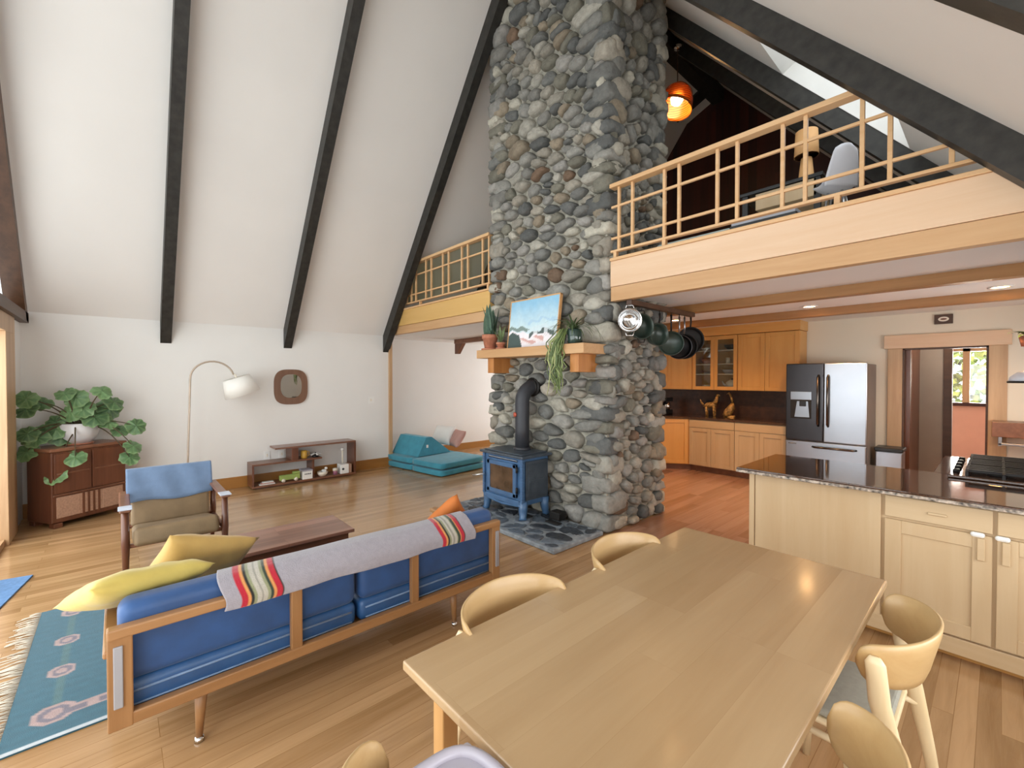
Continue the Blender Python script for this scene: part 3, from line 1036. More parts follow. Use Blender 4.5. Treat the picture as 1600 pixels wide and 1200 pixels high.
for k in range(46):
    ax = -2.985 + r2.gauss(0, .04)
    ay = 3.265 + r2.uniform(-.03, .025)
    L_ = r2.uniform(.2, .55)
    pts = [(x - .05, y - .02, z + .12), (ax + (x - ax) * .35, y - .09, z + .1 + r2.uniform(0, .06))]
    for q in range(7):
        pts.append((ax + .02 * math.sin(q + k) + .02 * q * r2.uniform(-.6, .6), ay + .008 * math.sin(2 * q + k), z + .02 - L_ * q / 6))
    c_ = lin(r2.choice(['#8f9d63', '#74854e', '#a9ad78', '#5f7045']))
    mb.tube(pts, [.004, .006, .006, .007, .008, .007, .006, .005, .003], 5, col=c_)
mb.build('trailing_stems', 'leaf', t)

# ================================================================== LOFT RAILINGS
def railing(name, label, x0, x1, verts, stubs, acr=False):
    t = thing(name, label, 'railing', ((x0 + x1) / 2, 3.68, 2.752))
    y = 3.68
    box(x0, x1, y - .045, y + .045, 3.45, 3.49, .005).build('top_rail', 'fir_rail', t)
    for z in (2.83, 2.96, 3.27):
        w_ = .024 if z < 2.9 else .012
        box(x0, x1, y - w_, y + w_, z - .011, z + .011, .003).build('rail', 'fir_rail', t)
    for v in verts:
        box(v - .013, v + .013, y - .014, y + .014, 2.83, 3.455, .003).build('baluster', 'fir_rail', t)
    for v in stubs:
        box(v - .018, v + .018, y - .02, y + .02, 2.745, 2.83, .003).build('stub_post', 'fir_rail', t)
    if acr:
        box(x0 + .1, x1 - .02, y + .022, y + .026, 2.845, 3.445).build('panel', 'acrylic', t)
    return t


railing('loft_railing', 'pale wooden grid railing along the kitchen side of the loft, right of the chimney', -2.6, -.02,
        [-2.513, -2.362, -2.033, -1.894, -1.564, -1.409, -1.089, -0.944, -0.622, -0.48, -.2], [-2.55, -2.03, -0.753])
railing('loft_railing', 'short pale wooden loft railing left of the stone chimney with a clear panel', -7.0, -4.5,
        [-6.75, -6.599, -6.451, -6.137, -5.973, -5.645, -5.49, -5.155, -5.008, -4.673, -4.536], [-6.9, -6.308, -4.55], True)

# ================================================================== DINING TABLE AND CHAIRS
TX0, TX1, TY0, TY1 = -1.175, -0.3, 0.62, 2.36
t = thing('dining_table', 'long pale wooden dining table in the right foreground', 'table', ((TX0 + TX1) / 2, (TY0 + TY1) / 2, 0))
box(TX0, TX1, TY0, TY1, .712, .742, .006, 3).build('tabletop', 'table', t)
box(TX0 + .09, TX1 - .09, TY0 + .1, TY0 + .12, .63, .712).box(TX0 + .09, TX1 - .09, TY1 - .12, TY1 - .1, .63, .712).box(TX0 + .08, TX0 + .1, TY0 + .1, TY1 - .1, .63, .712).box(TX1 - .1, TX1 - .08, TY0 + .1, TY1 - .1, .63, .712).build('apron', 'table_leg', t)
for x in (TX0 + .155, TX1 - .155):
    for y in (TY0 + .05, TY1 - .05):
        box(x - .025, x + .025, y - .025, y + .025, 0, .712, .004).build('leg', 'table_leg', t)


def make_chair(label):
    t = thing('dining_chair', label, 'chair', (0, 0, 0), 0, 'curved back dining chairs around the table')
    NT = 40
    def band(tt, zz, off):
        # tt -1..1 along the bow, zz 0..1 up, off outward
        q = abs(tt)
        rd = math.sqrt(max(0, 1 - max(0, (q - .8) / .2) ** 2)) if q > .8 else 1
        mid = .705
        hh = (.09 - .022 * q * q) * (0.25 + .75 * rd)
        ztop, zbot = mid + hh - .01 * q, mid - hh
        z = zbot + (ztop - zbot) * zz
        an = R(-90) + tt * R(96)
        fl = .22 * (z - .705)
        a, b = .225 + off + fl, .145 + off + fl
        return (a * math.cos(an), -.05 + b * math.sin(an), z)
    vs, fs = [], []
    ring = []
    K = 6
    prof = [(0, -.004), (.03, .004), (.2, .007), (.8, .007), (.97, .004), (1, -.004), (.97, -.007), (.8, -.008), (.2, -.008), (.03, -.007)]
    for i in range(NT + 1):
        tt = -1 + 2 * i / NT
        for zz, off in prof:
            vs.append(band(tt, zz, off))
    n = len(prof)
    for i in range(NT):
        for k in range(n):
            k2 = (k + 1) % n
            fs.append((i * n + k, i * n + k2, (i + 1) * n + k2, (i + 1) * n + k))
    fs.append(list(range(n)))
    fs.append([NT * n + k for k in range(n)][::-1])
    MB().add(vs, fs, 0, True).build('backrest', 'chair', t)
    box(-.205, .205, -.115, .24, .425, .447, .01, 3).build('seat', 'chair_post', t)
    box(-.195, .195, -.105, .23, .447, .475, .013, 3).build('seat_pad', 'seat_pad', t)
    for s in (-1, 1):
        pts = [(s * .225, -.21, 0), (s * .22, -.17, .25), (s * .222, -.13, .45), (s * .236, -.095, .6), (s * .243, -.085, .72), (s * .243, -.085, .74)]
        MB().tube(pts, [.014, .02, .026, .028, .026, .014], 12, flat=.5).build('leg', 'chair_post', t)
        MB().tube([(s * .21, .2, 0), (s * .2, .18, .43)], [.013, .019], 12).build('leg', 'chair_post', t)
        MB().tube([(s * .205, .17, .4), (s * .22, -.14, .4)], .012, 8).build('stretcher', 'chair_post', t)
    return t


ch = make_chair('bent wood dining chair on the sofa side of the table, nearer the camera')
ch.location = (-1.095, 1.08, 0)
ch.rotation_euler = (0, 0, R(-90))
dup(ch, (-1.09, 1.80, 0), R(-90), 'bent wood dining chair on the sofa side of the table, nearer the chimney')
dup(ch, (-.325, 1.93, 0), R(90), 'bent wood dining chair with its back towards the island, at the far table corner')
dup(ch, (-.32, 1.12, 0), R(90), 'bent wood dining chair nearest the bottom right corner, on the island side')
nc = dup(ch, (-.70, .485, 0), R(0), 'wooden dining chair at the near end of the table holding the grey booster seat')
t = thing('booster_seat', 'grey plastic booster seat with a rounded tray at the near end of the table', 'booster seat', (-.66, .45, .475))
box(-.82, -.5, .34, .6, .715, .738, .01, 3).build('tray', 'grey_plastic', t)
mb = MB()
pts = []
for i in range(41):
    a = 2 * math.pi * i / 40
    c_, s_ = math.cos(a), math.sin(a)
    pts.append((-.66 + .155 * math.copysign(abs(c_) ** .55, c_), .47 + .125 * math.copysign(abs(s_) ** .55, s_), .742))
mb.tube(pts, .013, 8, caps=False)
mb.build('tray_rim', 'grey_plastic', t)
box(-.78, -.54, .33, .55, .476, .53, .02, 3).build('base', 'grey_plastic', t)
for x in (-.8, -.55):
    box(x, x + .03, .36, .4, .5, .72, .008).build('arm', 'grey_plastic', t)

# ================================================================== SOFA
SXB = -2.22
t = thing('sofa', 'long wooden framed sofa with blue cushions seen from behind in the left foreground', 'sofa', (-2.6, .92, 0))
y0, y1 = -.04, 1.885
box(SXB - .035, SXB + .012, y0, y1, .592, .632, .006).build('top_rail', 'sofa_wood', t)
box(SXB - .035, SXB + .005, y0, y1, .245, .295, .006).build('bottom_rail', 'sofa_wood', t)
for a, b in ((y0, y0 + .075), (.60, .65), (1.235, 1.28), (y1 - .065, y1)):
    box(SXB - .035, SXB + (0 if a in (.60, 1.235) else .007), a, b, .25 if a in (.60, 1.235) else .243, .6, .005).build('post', 'sofa_wood_v', t)
for a in (y0 + .018, y1 - .04):
    box(SXB - .001, SXB + .014, a, a + .028, .33, .565, .003).build('strap', 'grey_strap', t)
box(-2.98, SXB - .03, y0 + .02, y1 - .02, .235, .27, .004).build('seat_deck', 'sofa_wood', t)
for s, yy in ((0, y0), (1, y1)):
    ya, yb = (yy, yy + .04) if s == 0 else (yy - .04, yy)
    box(-3.0, SXB, ya, yb, .25, .31, .006).box(-3.0, -2.94, ya, yb, .25, .52, .006).build('side_frame', 'sofa_wood', t)
    box(-3.02, SXB - .02, ya - .012, yb + .012, .515, .545, .008).build('arm', 'sofa_wood', t)
for x in (-2.31, -2.9):
    for y in (.25, 1.585):
        sy = -1 if y < 1 else 1
        lg = MB().tube([(x, y - sy * .01, .24), (x, y, .02)], [.026, .013], 12).build('leg', 'sofa_wood_v', t)
        MB().tube([(x, y, 0.0), (x, y, .022)], [.019, .016], 12).build('glide', 'chrome', lg)


def cushion(x0, x1, ya, yb, z0, z1, bev, mat, name, parent, crown=.02, T=None):
    bm = bmesh.new()
    bmesh.ops.create_cube(bm, size=1)
    for v in bm.verts:
        v.co = Vector(((x0 + x1) / 2 + v.co.x * (x1 - x0), (ya + yb) / 2 + v.co.y * (yb - ya), (z0 + z1) / 2 + v.co.z * (z1 - z0)))
    bmesh.ops.subdivide_edges(bm, edges=bm.edges[:], cuts=7, use_grid_fill=True)
    c = Vector(((x0 + x1) / 2, (ya + yb) / 2, (z0 + z1) / 2))
    h = Vector(((x1 - x0) / 2, (yb - ya) / 2, (z1 - z0) / 2))
    for v in bm.verts:
        q = v.co - c
        e = [q[i] / h[i] for i in range(3)]
        for i in range(3):
            o = [e[k] for k in range(3) if k != i]
            # round each edge off
            bl = (1 - .5 * abs(o[0]) ** 8 * 1) * 1
            f = (1 - abs(o[0]) ** 6) * (1 - abs(o[1]) ** 6)
            v.co[i] = c[i] + e[i] * (h[i] - bev * (1 - f) * abs(e[i]) ** 6 + crown * f * abs(e[i]) ** 8 * .5)
    bmesh.ops.smooth_vert(bm, verts=bm.verts, factor=.3, use_axis_x=True, use_axis_y=True, use_axis_z=True)
    m = MB().add([v.co.copy() for v in bm.verts], [[v.index for v in f.verts] for f in bm.faces], 0, True, T)
    bm.free()
    return m.build(name, mat, parent)


for a, b in ((y0 + .03, .93), (.945, y1 - .02)):
    sc_ = MB().box(-2.99, SXB - .036, a, b, .272, .395, .035, 4, 0, None, True).build('seat_cushion', 'blue_dark', t)
    MB().tube([(SXB - .034, a + .03, .352), (SXB - .033, (a + b) / 2, .356), (SXB - .034, b - .03, .352)], .0045, 6).tube([(SXB - .034, a + .03, .30), (SXB - .034, b - .03, .30)], .0035, 6).build('piping', 'denim', sc_)
    MB().box(-2.385, SXB - .034, a, b, .385, .70, .045, 5, 0, None, True).build('back_cushion', 'blue', t)

# blanket draped over the back
def stripe(yy):
    d = min(abs(yy - .47), abs(yy - 1.50))
    c = '#98939a'
    s_ = (yy - .47) if abs(yy - .47) < abs(yy - 1.50) else (yy - 1.50)
    bands = [(-.085, -.062, '#b01c30'), (-.062, -.052, '#cf8f52'), (-.052, -.037, '#25231f'), (-.037, -.028, '#8a8d6c'), (-.028, -.010, '#b3aea2'), (-.010, -.002, '#8d8a80'), (-.002, .018, '#b3aea2'), (.018, .026, '#8a8d6c'), (.026, .04, '#2c3a2e'), (.04, .05, '#cf8f52'), (.05, .074, '#b01c30'), (.074, .08, '#25231f')]
    for a, b, h in bands:
        if a <= s_ < b:
            c = h
    return lin(c)


prof = [(-2.405, .46), (-2.402, .55), (-2.398, .63), (-2.385, .685), (-2.35, .710), (-2.305, .712), (-2.265, .708), (-2.236, .69), (-2.214, .665), (-2.2, .64), (-2.196, .62), (-2.196, .60), (-2.197, .583)]
def prf(s_):
    k = s_ * (len(prof) - 1)
    i = min(len(prof) - 2, int(k))
    f = k - i
    return prof[i][0] * (1 - f) + prof[i + 1][0] * f, prof[i][1] * (1 - f) + prof[i + 1][1] * f
def bl(u, v):
    x, z = prf(v)
    yy = .325 + u * 1.335
    z += .004 * math.sin(14 * u + 3 * v) * v - .012 * u * v
    if v > .7:
        x += .004 * (v - .7) * 3 * (1 + math.sin(31 * u))
    return (x, yy + .012 * math.sin(9 * v), z)
mb = MB().grid(220, 36, bl, 0, True, None, lambda u, v: stripe(.325 + u * 1.335))
bo = mb.build('blanket', 'weave', recalc=False)
sol = bo.modifiers.new('thick', 'SOLIDIFY')
sol.thickness = .008
sol.offset = 1
tag(bo, 'grey blanket with red, orange and black stripes draped over the sofa back', 'blanket')

# cushions on the sofa
mb = MB().pillow(.42, .44, .12, TR((-2.56, .06, .655), rx=0, ry=-24, rz=20) @ Matrix.Rotation(R(-8), 4, 'X'), wr=.006)
tag(mb.build('throw_pillow', 'yellow', weld=True), 'bright yellow throw pillow poking past the near end of the sofa', 'pillow')
mb = MB().pillow(.46, .45, .14, TR((-2.93, .31, .55), ry=-55) @ Matrix.Rotation(R(22), 4, 'Z'), wr=.006)
tag(mb.build('throw_pillow', 'ochre', weld=True), 'ochre throw pillow behind the bright yellow one on the sofa', 'pillow')
mb = MB().pillow(.42, .42, .13, TR((-2.68, 1.74, .50), ry=-62, rz=12) @ Matrix.Rotation(R(45), 4, 'Z'), wr=.004)
tag(mb.build('throw_pillow', 'orange', weld=True), 'orange pillow at the far end of the sofa', 'pillow')

# ================================================================== RUG, MAT
RX0, RX1, RY0, RY1 = -4.27, -2.74, -.39, 1.5
def rugcol(u, v):
    X = RX0 + u * (RX1 - RX0)
    Y = RY0 + v * (RY1 - RY0)
    c = lin('#2b5a6b')
    k = 1 + .1 * math.sin(X * 90) * .5
    pk = lin('#a38a86')
    for yc, sg in ((-.235, 1), (1.345, -1)):
        if abs(Y - yc) < .018 and RX0 + .1 < X < RX1 - .2:
            c = lin('#41656a')
        for xc, r_ in ((-4.146, .06), (-3.72, .06), (-3.35, .06), (-2.945, .08)):
            d = max(abs(X - xc), abs(Y - yc) * 1.1, (abs(X - xc) + abs(Y - yc)) * .72)
            if d < r_:
                c = pk if (d > r_ * .72 or d < r_ * .4) else lin('#6b6470')
        dy = (Y - yc) * sg
        if .05 < dy < .36:
            hw = .035 * min(1, (.36 - dy) / .12)
            if abs(X + 2.93) < hw:
                c = pk if abs(X + 2.93) > hw * .5 or math.sin(dy * 60) > .2 else lin('#6b6470')
    for xc in (-3.5,):
        for yc in (.12, .55, 1.0):
            d = abs(X - xc) * .8 + abs(Y - yc)
            if d < .1:
                c = pk if int(d * 60) % 2 else lin('#2b5a6b')
    if X > RX1 - .022:
        c = lin('#b9bfc4')
    return (c[0] * k, c[1] * k, c[2] * k, 1)
t = thing('rug', 'teal woven rug with pink medallions under the sofa and coffee table', 'rug', ((RX0 + RX1) / 2, (RY0 + RY1) / 2, 0))
mb = MB().grid(150, 180, lambda u, v: (RX0 + u * (RX1 - RX0), RY0 + v * (RY1 - RY0), .008 + .001 * math.sin(u * 20) * math.sin(v * 17)), 0, True, None, rugcol)
mb.box(RX0, RX1, RY0, RY1, .001, .006, col=lin('#2b5a6b'))
mb.build('pile', 'rug', t)
r3 = random.Random(4)
for ys, sg in ((RY0, -1), (RY1, 1)):
    mb = MB()
    for k in range(110):
        x = RX0 + (k + r3.random() * .6) * (RX1 - RX0) / 110
        L_ = r3.uniform(.05, .12)
        dx = r3.uniform(-.03, .03)
        mb.tube([(x, ys, .006), (x + dx * .5, ys + sg * L_ * .5, .009), (x + dx, ys + sg * L_, .004)], [.004, .003, .002], 5)
    fo = mb.build('fringe', 'fringe', t)
    fo['kind'] = 'stuff'
mb = box(0, .85, -.26, 0, .001, .012, .003, T=TR((-5.13, -.512, 0), rz=-9.5))
tag(mb.build('door_mat', 'mat_blue'), 'blue mat on the floor at the left edge by the glazed doors', 'mat')

# ================================================================== COFFEE TABLE, ARMCHAIR
t = thing('coffee_table', 'low dark walnut coffee table between the sofa and armchair', 'coffee table', (-3.53, .88, 0))
box(-3.76, -3.3, .38, 1.345, .395, .42, .004).build('tabletop', 'walnut_top', t)
box(-3.74, -3.33, .42, 1.31, .27, .395, .004).build('case', 'walnut', t)
for x in (-3.7, -3.37):
    for y in (.47, 1.26):
        MB().tube([(x, y, .27), (x, y, .008)], [.022, .014], 12).build('leg', 'walnut_v', t)

AX, AY = -4.82, .36
t = thing('armchair', 'wooden armchair with tan seat and a denim blue cover over its back', 'armchair', (AX, AY, 0))
for s in (-1, 1):
    y = AY + s * .325
    yo = y
    MB().tube([(-4.5, y, .55), (-4.49, y, .3), (-4.52, y, 0)], [.022, .027, .017], 12).build('leg', 'walnut_v', t)
    MB().tube([(-5.12, y, .52), (-5.14, y, .3), (-5.2, y, 0)], [.02, .026, .017], 12).build('leg', 'walnut_v', t)
    box(-5.2, -4.44, y - .035, y + .035, .545, .57, .011, 3).build('armrest', 'walnut', t)
    MB().tube([(-4.5, y, .27), (-5.15, y, .25)], .02, 10).build('side_rail', 'walnut', t)
    M['arm_pad'] = plain('arm_pad', '#c3c9d6', 0.4)
    box(-4.56, -4.43, y - .042, y + .042, .568, .578, .004).build('arm_pad', 'arm_pad', t)
MB().tube([(-4.5, AY - .3, .27), (-4.5, AY + .3, .27)], .018, 10).build('front_rail', 'walnut', t)
MB().tube([(-5.14, AY - .3, .26), (-5.14, AY + .3, .26)], .018, 10).build('back_rail', 'walnut', t)
sc_ = MB().box(-.58, 0, -.28, .28, -.14, 0, .035, 4, 0, TR((-4.46, AY, .41), ry=-11), True).build('seat_cushion', 'tan', t)
TB = TR((-5.08, AY, .33), ry=-14)
MB().box(-.06, .06, -.285, .285, -.06, .435, .03, 4, 0, TB, True).build('back_cushion', 'tan', t)
mb = MB()
def cv(u, v):
    p = [(.072, .14), (.078, .28), (.074, .39), (.055, .437), (0, .45), (-.055, .437), (-.074, .39), (-.078, .2)]
    k = v * (len(p) - 1)
    i = min(len(p) - 2, int(k))
    f = k - i
    x = p[i][0] * (1 - f) + p[i + 1][0] * f
    z = p[i][1] * (1 - f) + p[i + 1][1] * f
    if v < .15:
        z += .012 * math.sin(8 * u)
    return (x + .004 * math.sin(17 * u + 6 * v), (u - .5) * .625, z)
mb.grid(40, 30, cv, T=TB)
cvo = mb.build('back_cover', 'denim', t)
so = cvo.modifiers.new('thick', 'SOLIDIFY')
so.thickness = .008

# ================================================================== RADIO CABINET, PLANT
ux, uy = -.53, .848
ang = math.atan2(uy, ux)
# local frame: x along the front (left to right), y into the depth
TC = Matrix.Translation((-6.555, -.515, 0)) @ Matrix.Rotation(ang, 4, 'Z')
t = thing('radio_cabinet', 'dark wooden radio cabinet with cloth speaker panels standing in the left corner', 'cabinet', (-6.9, -.33, 0), 0)
D_ = .40
box(0, .69, .012, D_, .05, .80, .012, 2, TC).build('body', 'walnut_v', t)
box(-.012, .702, 0, D_ + .01, .80, .835, .008, 2, TC).build('top', 'walnut', t)
for a in (.02, .355):
    dr = box(a, a + .325, -.004, .012, .36, .78, .006, 2, TC).build('door', 'walnut_v', t)
    box(a + .02, a + .305, -.008, 0, .56, .575, .002, 1, TC).build('moulding', 'walnut', dr)
box(.01, .68, -.006, .012, .335, .352, .003, 1, TC).build('rail', 'walnut', t)
for a, b in ((.04, .24), (.455, .655)):
    box(a, b, .004, .014, .1, .32, .003, 1, TC).build('speaker_panel', 'speaker', t)
mb = MB()
for k in range(4):
    mb.box(.262 + k * .048, .283 + k * .048, .0, .014, .09, .33, .004, 2, 0, TC)
mb.build('grille_slat', 'walnut_v', t)
box(.24, .455, .006, .014, .1, .32, .002, 1, TC).build('grille_cloth', 'speaker', t)
for a in (.01, .6):
    for b in (.0, D_ - .09):
        box(a, a + .08, b, b + .08, 0, .05, .008, 2, TC).build('foot', 'walnut_v', t)

PC = Vector((-6.93, -.33, .835))
t = thing('potted_plant', 'large leafy plant with round scalloped leaves in a white pot on the radio cabinet', 'potted plant', tuple(PC))
MB().lathe([(.12, 0), (.13, .012), (.001, .013)], PC, 32).build('saucer', 'terracotta', t)
MB().lathe([(.10, .012), (.15, .07), (.172, .15), (.165, .22), (.158, .235), (.148, .235), (.15, .2), (.001, .2)], PC, 36).build('pot', 'pot_white', t)
MB().lathe([(.148, .2), (.001, .215)], PC, 24).build('soil', 'soil', t)


def round_leaf(mb, c, nrm, up, r, seed):
    rr = random.Random(seed)
    n = Vector(nrm).normalized()
    u = Vector(up)
    u = (u - n * u.dot(n)).normalized()
    w = n.cross(u)
    dark = lin(rr.choice(['#4b6b45', '#587a50', '#648658', '#40603c']))
    light = lin('#9ab57c')
    NA, NR = 36, 5
    vs, cs, fs = [], [], []
    for j in range(NR + 1):
        q = j / NR
        for i in range(NA):
            a = 2 * math.pi * i / NA
            e = 1 + .05 * math.cos(9 * a) * q - .22 * max(0, math.cos(a - math.pi)) ** 6
            e *= 1.0 if j == 0 else 1
            x = math.cos(a) * r * q * e * 1.08
            y = math.sin(a) * r * q * e
            z = -.22 * r * q * q + .13 * r * math.cos(4 * a + seed) * q * q + .08 * r * math.cos(9 * a + 2 * seed) * q ** 3 - .1 * r * abs(math.sin(a)) * (1 - q)
            vs.append(Vector(c) + u * x + w * y + n * z)
            vein = abs(math.sin(4.5 * a)) < .2
            k = .3 if vein and q > .1 and q < .95 else (.45 if q > .95 else .1 * math.sin(3 * a + seed) ** 2)
            cs.append(tuple(dark[m] * (1 - k) + light[m] * k for m in range(3)) + (1,))
    for j in range(NR):
        for i in range(NA):
            i2 = (i + 1) % NA
            fs.append((j * NA + i, j * NA + i2, (j + 1) * NA + i2, (j + 1) * NA + i))
    mb.add(vs, fs, 0, True, None, cs)


LV = [(-.83, 1.25), (-.71, 1.36), (-.60, 1.31), (-.43, 1.41), (-.345, 1.36), (-.127, 1.43), (-.03, 1.30), (-.388, 1.2), (-.286, 1.24), (-.511, 1.10), (-.56, 1.0), (-.45, .97), (-.70, 1.0), (-.8, .98), (-.64, .95), (-.747, .81), (-.09, 1.08), (-.19, 1.14), (.02, .97), (.16, 1.01), (.132, .785), (.10, .66), (-.342, .73), (-.493, .56), (-.2, 1.2), (-.07, 1.22), (-.5, 1.02)]
mb = MB()
st = MB()
r4 = random.Random(21)
for k, (yy, zz) in enumerate(LV):
    xx = -6.85 + r4.uniform(-.1, .12)
    r_ = r4.uniform(.085, .13)
    if zz < .8:
        xx = -6.6 if yy < -.2 else -6.75
        r_ = .095
    if yy < -.68:
        xx = max(xx, -6.8)
        yy = max(yy, -.71)
        r_ = min(r_, .1)
    P_ = Vector((xx, yy, zz))
    base = Vector((PC.x + r4.uniform(-.05, .05), PC.y + r4.uniform(-.05, .05), PC.z + .2))
    d = (P_ - base)
    out = Vector((.75, d.y * .8 + r4.uniform(-.35, .35), .45 + r4.uniform(-.3, .4)))
    up = Vector((r4.uniform(-.2, .3), d.y * .5 + r4.uniform(-.3, .3), -1 if zz < 1.2 else -.5))
    round_leaf(mb, P_, out, up, r_, k)
    mid = base.lerp(P_, .5) + Vector((.02, 0, .12 if zz > .9 else .25))
    pts = []
    for i in range(9):
        s_ = i / 8
        pts.append(base * (1 - s_) ** 2 + mid * 2 * s_ * (1 - s_) + (P_ - out.normalized() * .01) * s_ ** 2)
    st.tube(pts, [.008, .008, .007, .007, .006, .006, .005, .005, .004], 6)
mb.build('foliage', 'leaf', t, recalc=False)
st.build('stem', 'stem', t)

# ================================================================== FLOOR LAMP, MIRROR, SWITCHES
t = thing('floor_lamp', 'slim arched floor lamp with a white drum shade by the left wall', 'lamp', (-7.0, .655, 0))
MB().lathe([(.14, 0), (.14, .015), (.02, .025), (.001, .025)], (-7.0, .655, 0), 32).build('base', 'cream', t)
pts = [(-7.0, .655, .02), (-7.0, .67, .6), (-7.0, .69, 1.2), (-7.0, .70, 1.55)]
for i in range(1, 15):
    a = math.pi - R(165) * i / 14
    pts.append((-7.0, .945 + .245 * math.cos(a), 1.56 + .235 * math.sin(a)))
M['lamp_pole'] = plain('lamp_pole', '#bfae9c', 0.35, 0.4)
MB().tube(pts, .0115, 10).build('pole', 'lamp_pole', t)
TS = TR((-7.0, 1.25, 1.47), rx=19)
mb = MB()
mb.lathe([(.165, .115), (.22, -.125), (.215, -.125), (.16, .115)], (0, 0, 0), 40, 0, TS)
mb.build('lamp_shade', 'shade', t)
mb = MB().tube([TS @ Vector((0, 0, .17)), TS @ Vector((0, 0, .02))], .012, 8)
mb.tube([TS @ Vector((-.15, 0, .1)), TS @ Vector((.15, 0, .1))], .003, 6)
mb.lathe([(.001, -.06), (.025, -.04), (.03, -.01), (.018, .03), (.001, .03)], (0, 0, 0), 16, 0, TS)
mb.build('bulb_holder', 'cream', t)


def squircle(r1, r2, n=48, e=.62):
    out = []
    for i in range(n):
        a = 2 * math.pi * i / n
        c, s = math.cos(a), math.sin(a)
        out.append((math.copysign(abs(c) ** e, c) * r1, math.copysign(abs(s) ** e, s) * r2))
    return out


t = thing('wall_mirror', 'rounded square mirror in a brown wooden frame on the left wall', 'mirror', (-7.285, 1.98, 1.17))
M['mirror_frame'] = wood('mirror_frame', '#84614a', '#664432', 'Z', 0.4, 20)
MB().prism([(1.985 + a, 1.437 + b) for a, b in squircle(.238, .268)], 'X', -7.298, -7.27).build('frame', 'mirror_frame', t)
MB().prism([(1.985 + a, 1.45 + b) for a, b in squircle(.15, .18, 48, .75)], 'X', -7.27, -7.266).build('mirror_glass', 'mirror', t)


def plate(name, label, yc, zc, w_, h_, cat, x=-7.299):
    t = thing(name, label, cat, (x, yc, zc - h_ / 2))
    box(x, x + .008, yc - w_ / 2, yc + w_ / 2, zc - h_ / 2, zc + h_ / 2, .002).build('plate', 'white', t)
    box(x + .008, x + .013, yc - .012, yc + .012, zc - .02, zc + .02, .002).build('rocker' if cat == 'switch' else 'socket', 'cream', t)


plate('light_switch', 'white light switch plate on the left wall near the post', 3.27, 1.19, .12, .12, 'switch')
plate('wall_outlet', 'white wall outlet above the low left end of the bookshelf', 1.65, .42, .08, .12, 'outlet')
plate('wall_outlet', 'white wall outlet beside the upright of the bookshelf', 1.85, .42, .08, .12, 'outlet')

# ================================================================== LOW BOOKSHELF
bx0, bx1 = -7.27, -6.95
t = thing('low_bookshelf', 'low stepped walnut shelf unit against the left wall', 'bookshelf', (-7.11, 2.1, 0))
box(bx0 + .05, bx1 - .06, 1.45, 2.8, 0, .025).build('plinth', 'walnut', t)
box(bx0, bx1, 1.385, 2.86, .025, .05, .003).build('bottom_board', 'walnut', t)
box(bx0, bx1, 1.385, 1.41, .05, .335, .003).build('upright', 'walnut_v', t)
box(bx0, bx1, 2.835, 2.86, .05, .54, .003).build('upright', 'walnut_v', t)
box(bx0, bx1, 1.385, 2.33, .335, .36, .003).build('middle_shelf', 'walnut', t)
box(bx0, bx1, 1.9, 1.99, .36, .54, .003).build('upright', 'walnut_v', t)
box(bx0, bx1, 1.68, 2.86, .54, .565, .003).build('top_board', 'walnut_top', t)
box(bx0, bx1 - .03, 2.2, 2.225, .05, .335, .003).build('divider', 'walnut_v', t)

# things on it
t = thing('mug', 'yellow tin mug on the middle shelf of the low bookshelf', 'mug', (-7.03, 2.09, .36))
MB().lathe([(.04, 0), (.045, .01), (.045, .115), (.038, .115), (.038, .012), (.001, .012)], (-7.03, 2.09, .36), 24).build('body', 'yellow_cup', t)
MB().tube([(-7.03, 2.13, .46), (-7.03, 2.165, .45), (-7.03, 2.165, .4), (-7.03, 2.13, .385)], .006, 8).build('handle', 'yellow_cup', t)
t = thing('toy_windmill', 'small white and black spinning toy on the middle shelf', 'toy', (-7.04, 2.26, .36))
MB().lathe([(.05, 0), (.05, .02), (.012, .03), (.01, .07), (.001, .07)], (-7.04, 2.26, .36), 20).build('base', 'black', t)
mb = MB()
for k in range(6):
    mb.pillow(.09, .03, .008, TR((-7.03, 2.26, .41), rz=k * 60) @ TR((.055, 0, 0), ry=15), n=6)
mb.build('blades', 'white', t)
t = thing('toy_truck', 'green wooden toy truck on the bottom shelf', 'toy', (-7.0, 1.87, .05))
box(-7.03, -6.97, 1.74, 2.02, .075, .15, .012).box(-7.03, -6.97, 1.92, 2.02, .15, .185, .01).build('body', 'green_toy', t)
for y in (1.79, 1.96):
    MB().tube([(-7.04, y, .075), (-6.96, y, .075)], .025, 16).build('wheel', 'cream', t)
t = thing('storage_box', 'white box with a dark lettered band and grey lid on the bottom shelf', 'box', (-7.03, 2.12, .05))
box(-7.13, -6.955, 2.05, 2.19, .051, .17, .003).build('body', 'white', t)
box(-7.14, -6.95, 2.045, 2.193, .17, .19, .003).build('lid', 'grey_plastic', t)
mb = MB()
for k in range(6):
    mb.box(-6.956, -6.953, 2.075 + k * .016, 2.087 + k * .016, .122, .134 + .004 * (k % 2))
mb.build('lettering', 'black', t)
t = thing('toy_bowl', 'pale bowl with a toy duck in it on the bottom shelf', 'bowl', (-7.03, 2.36, .05))
MB().lathe([(.04, 0), (.07, .03), (.078, .07), (.072, .07), (.06, .03), (.001, .015)], (-7.03, 2.36, .05), 24).build('bowl', 'cream', t)
MB().pillow(.08, .06, .05, TR((-7.03, 2.38, .125)), n=8).pillow(.04, .04, .04, TR((-7.02, 2.41, .165)), n=8).build('duck', 'white', t)
t = thing('tumbler', 'pink and mauve tumbler on the bottom shelf right of the bowl', 'cup', (-7.0, 2.545, .05))
MB().lathe([(.03, 0), (.036, .1), (.03, .1), (.026, .01), (.001, .01)], (-7.0, 2.545, .05), 20).build('cup', 'mauve', t)
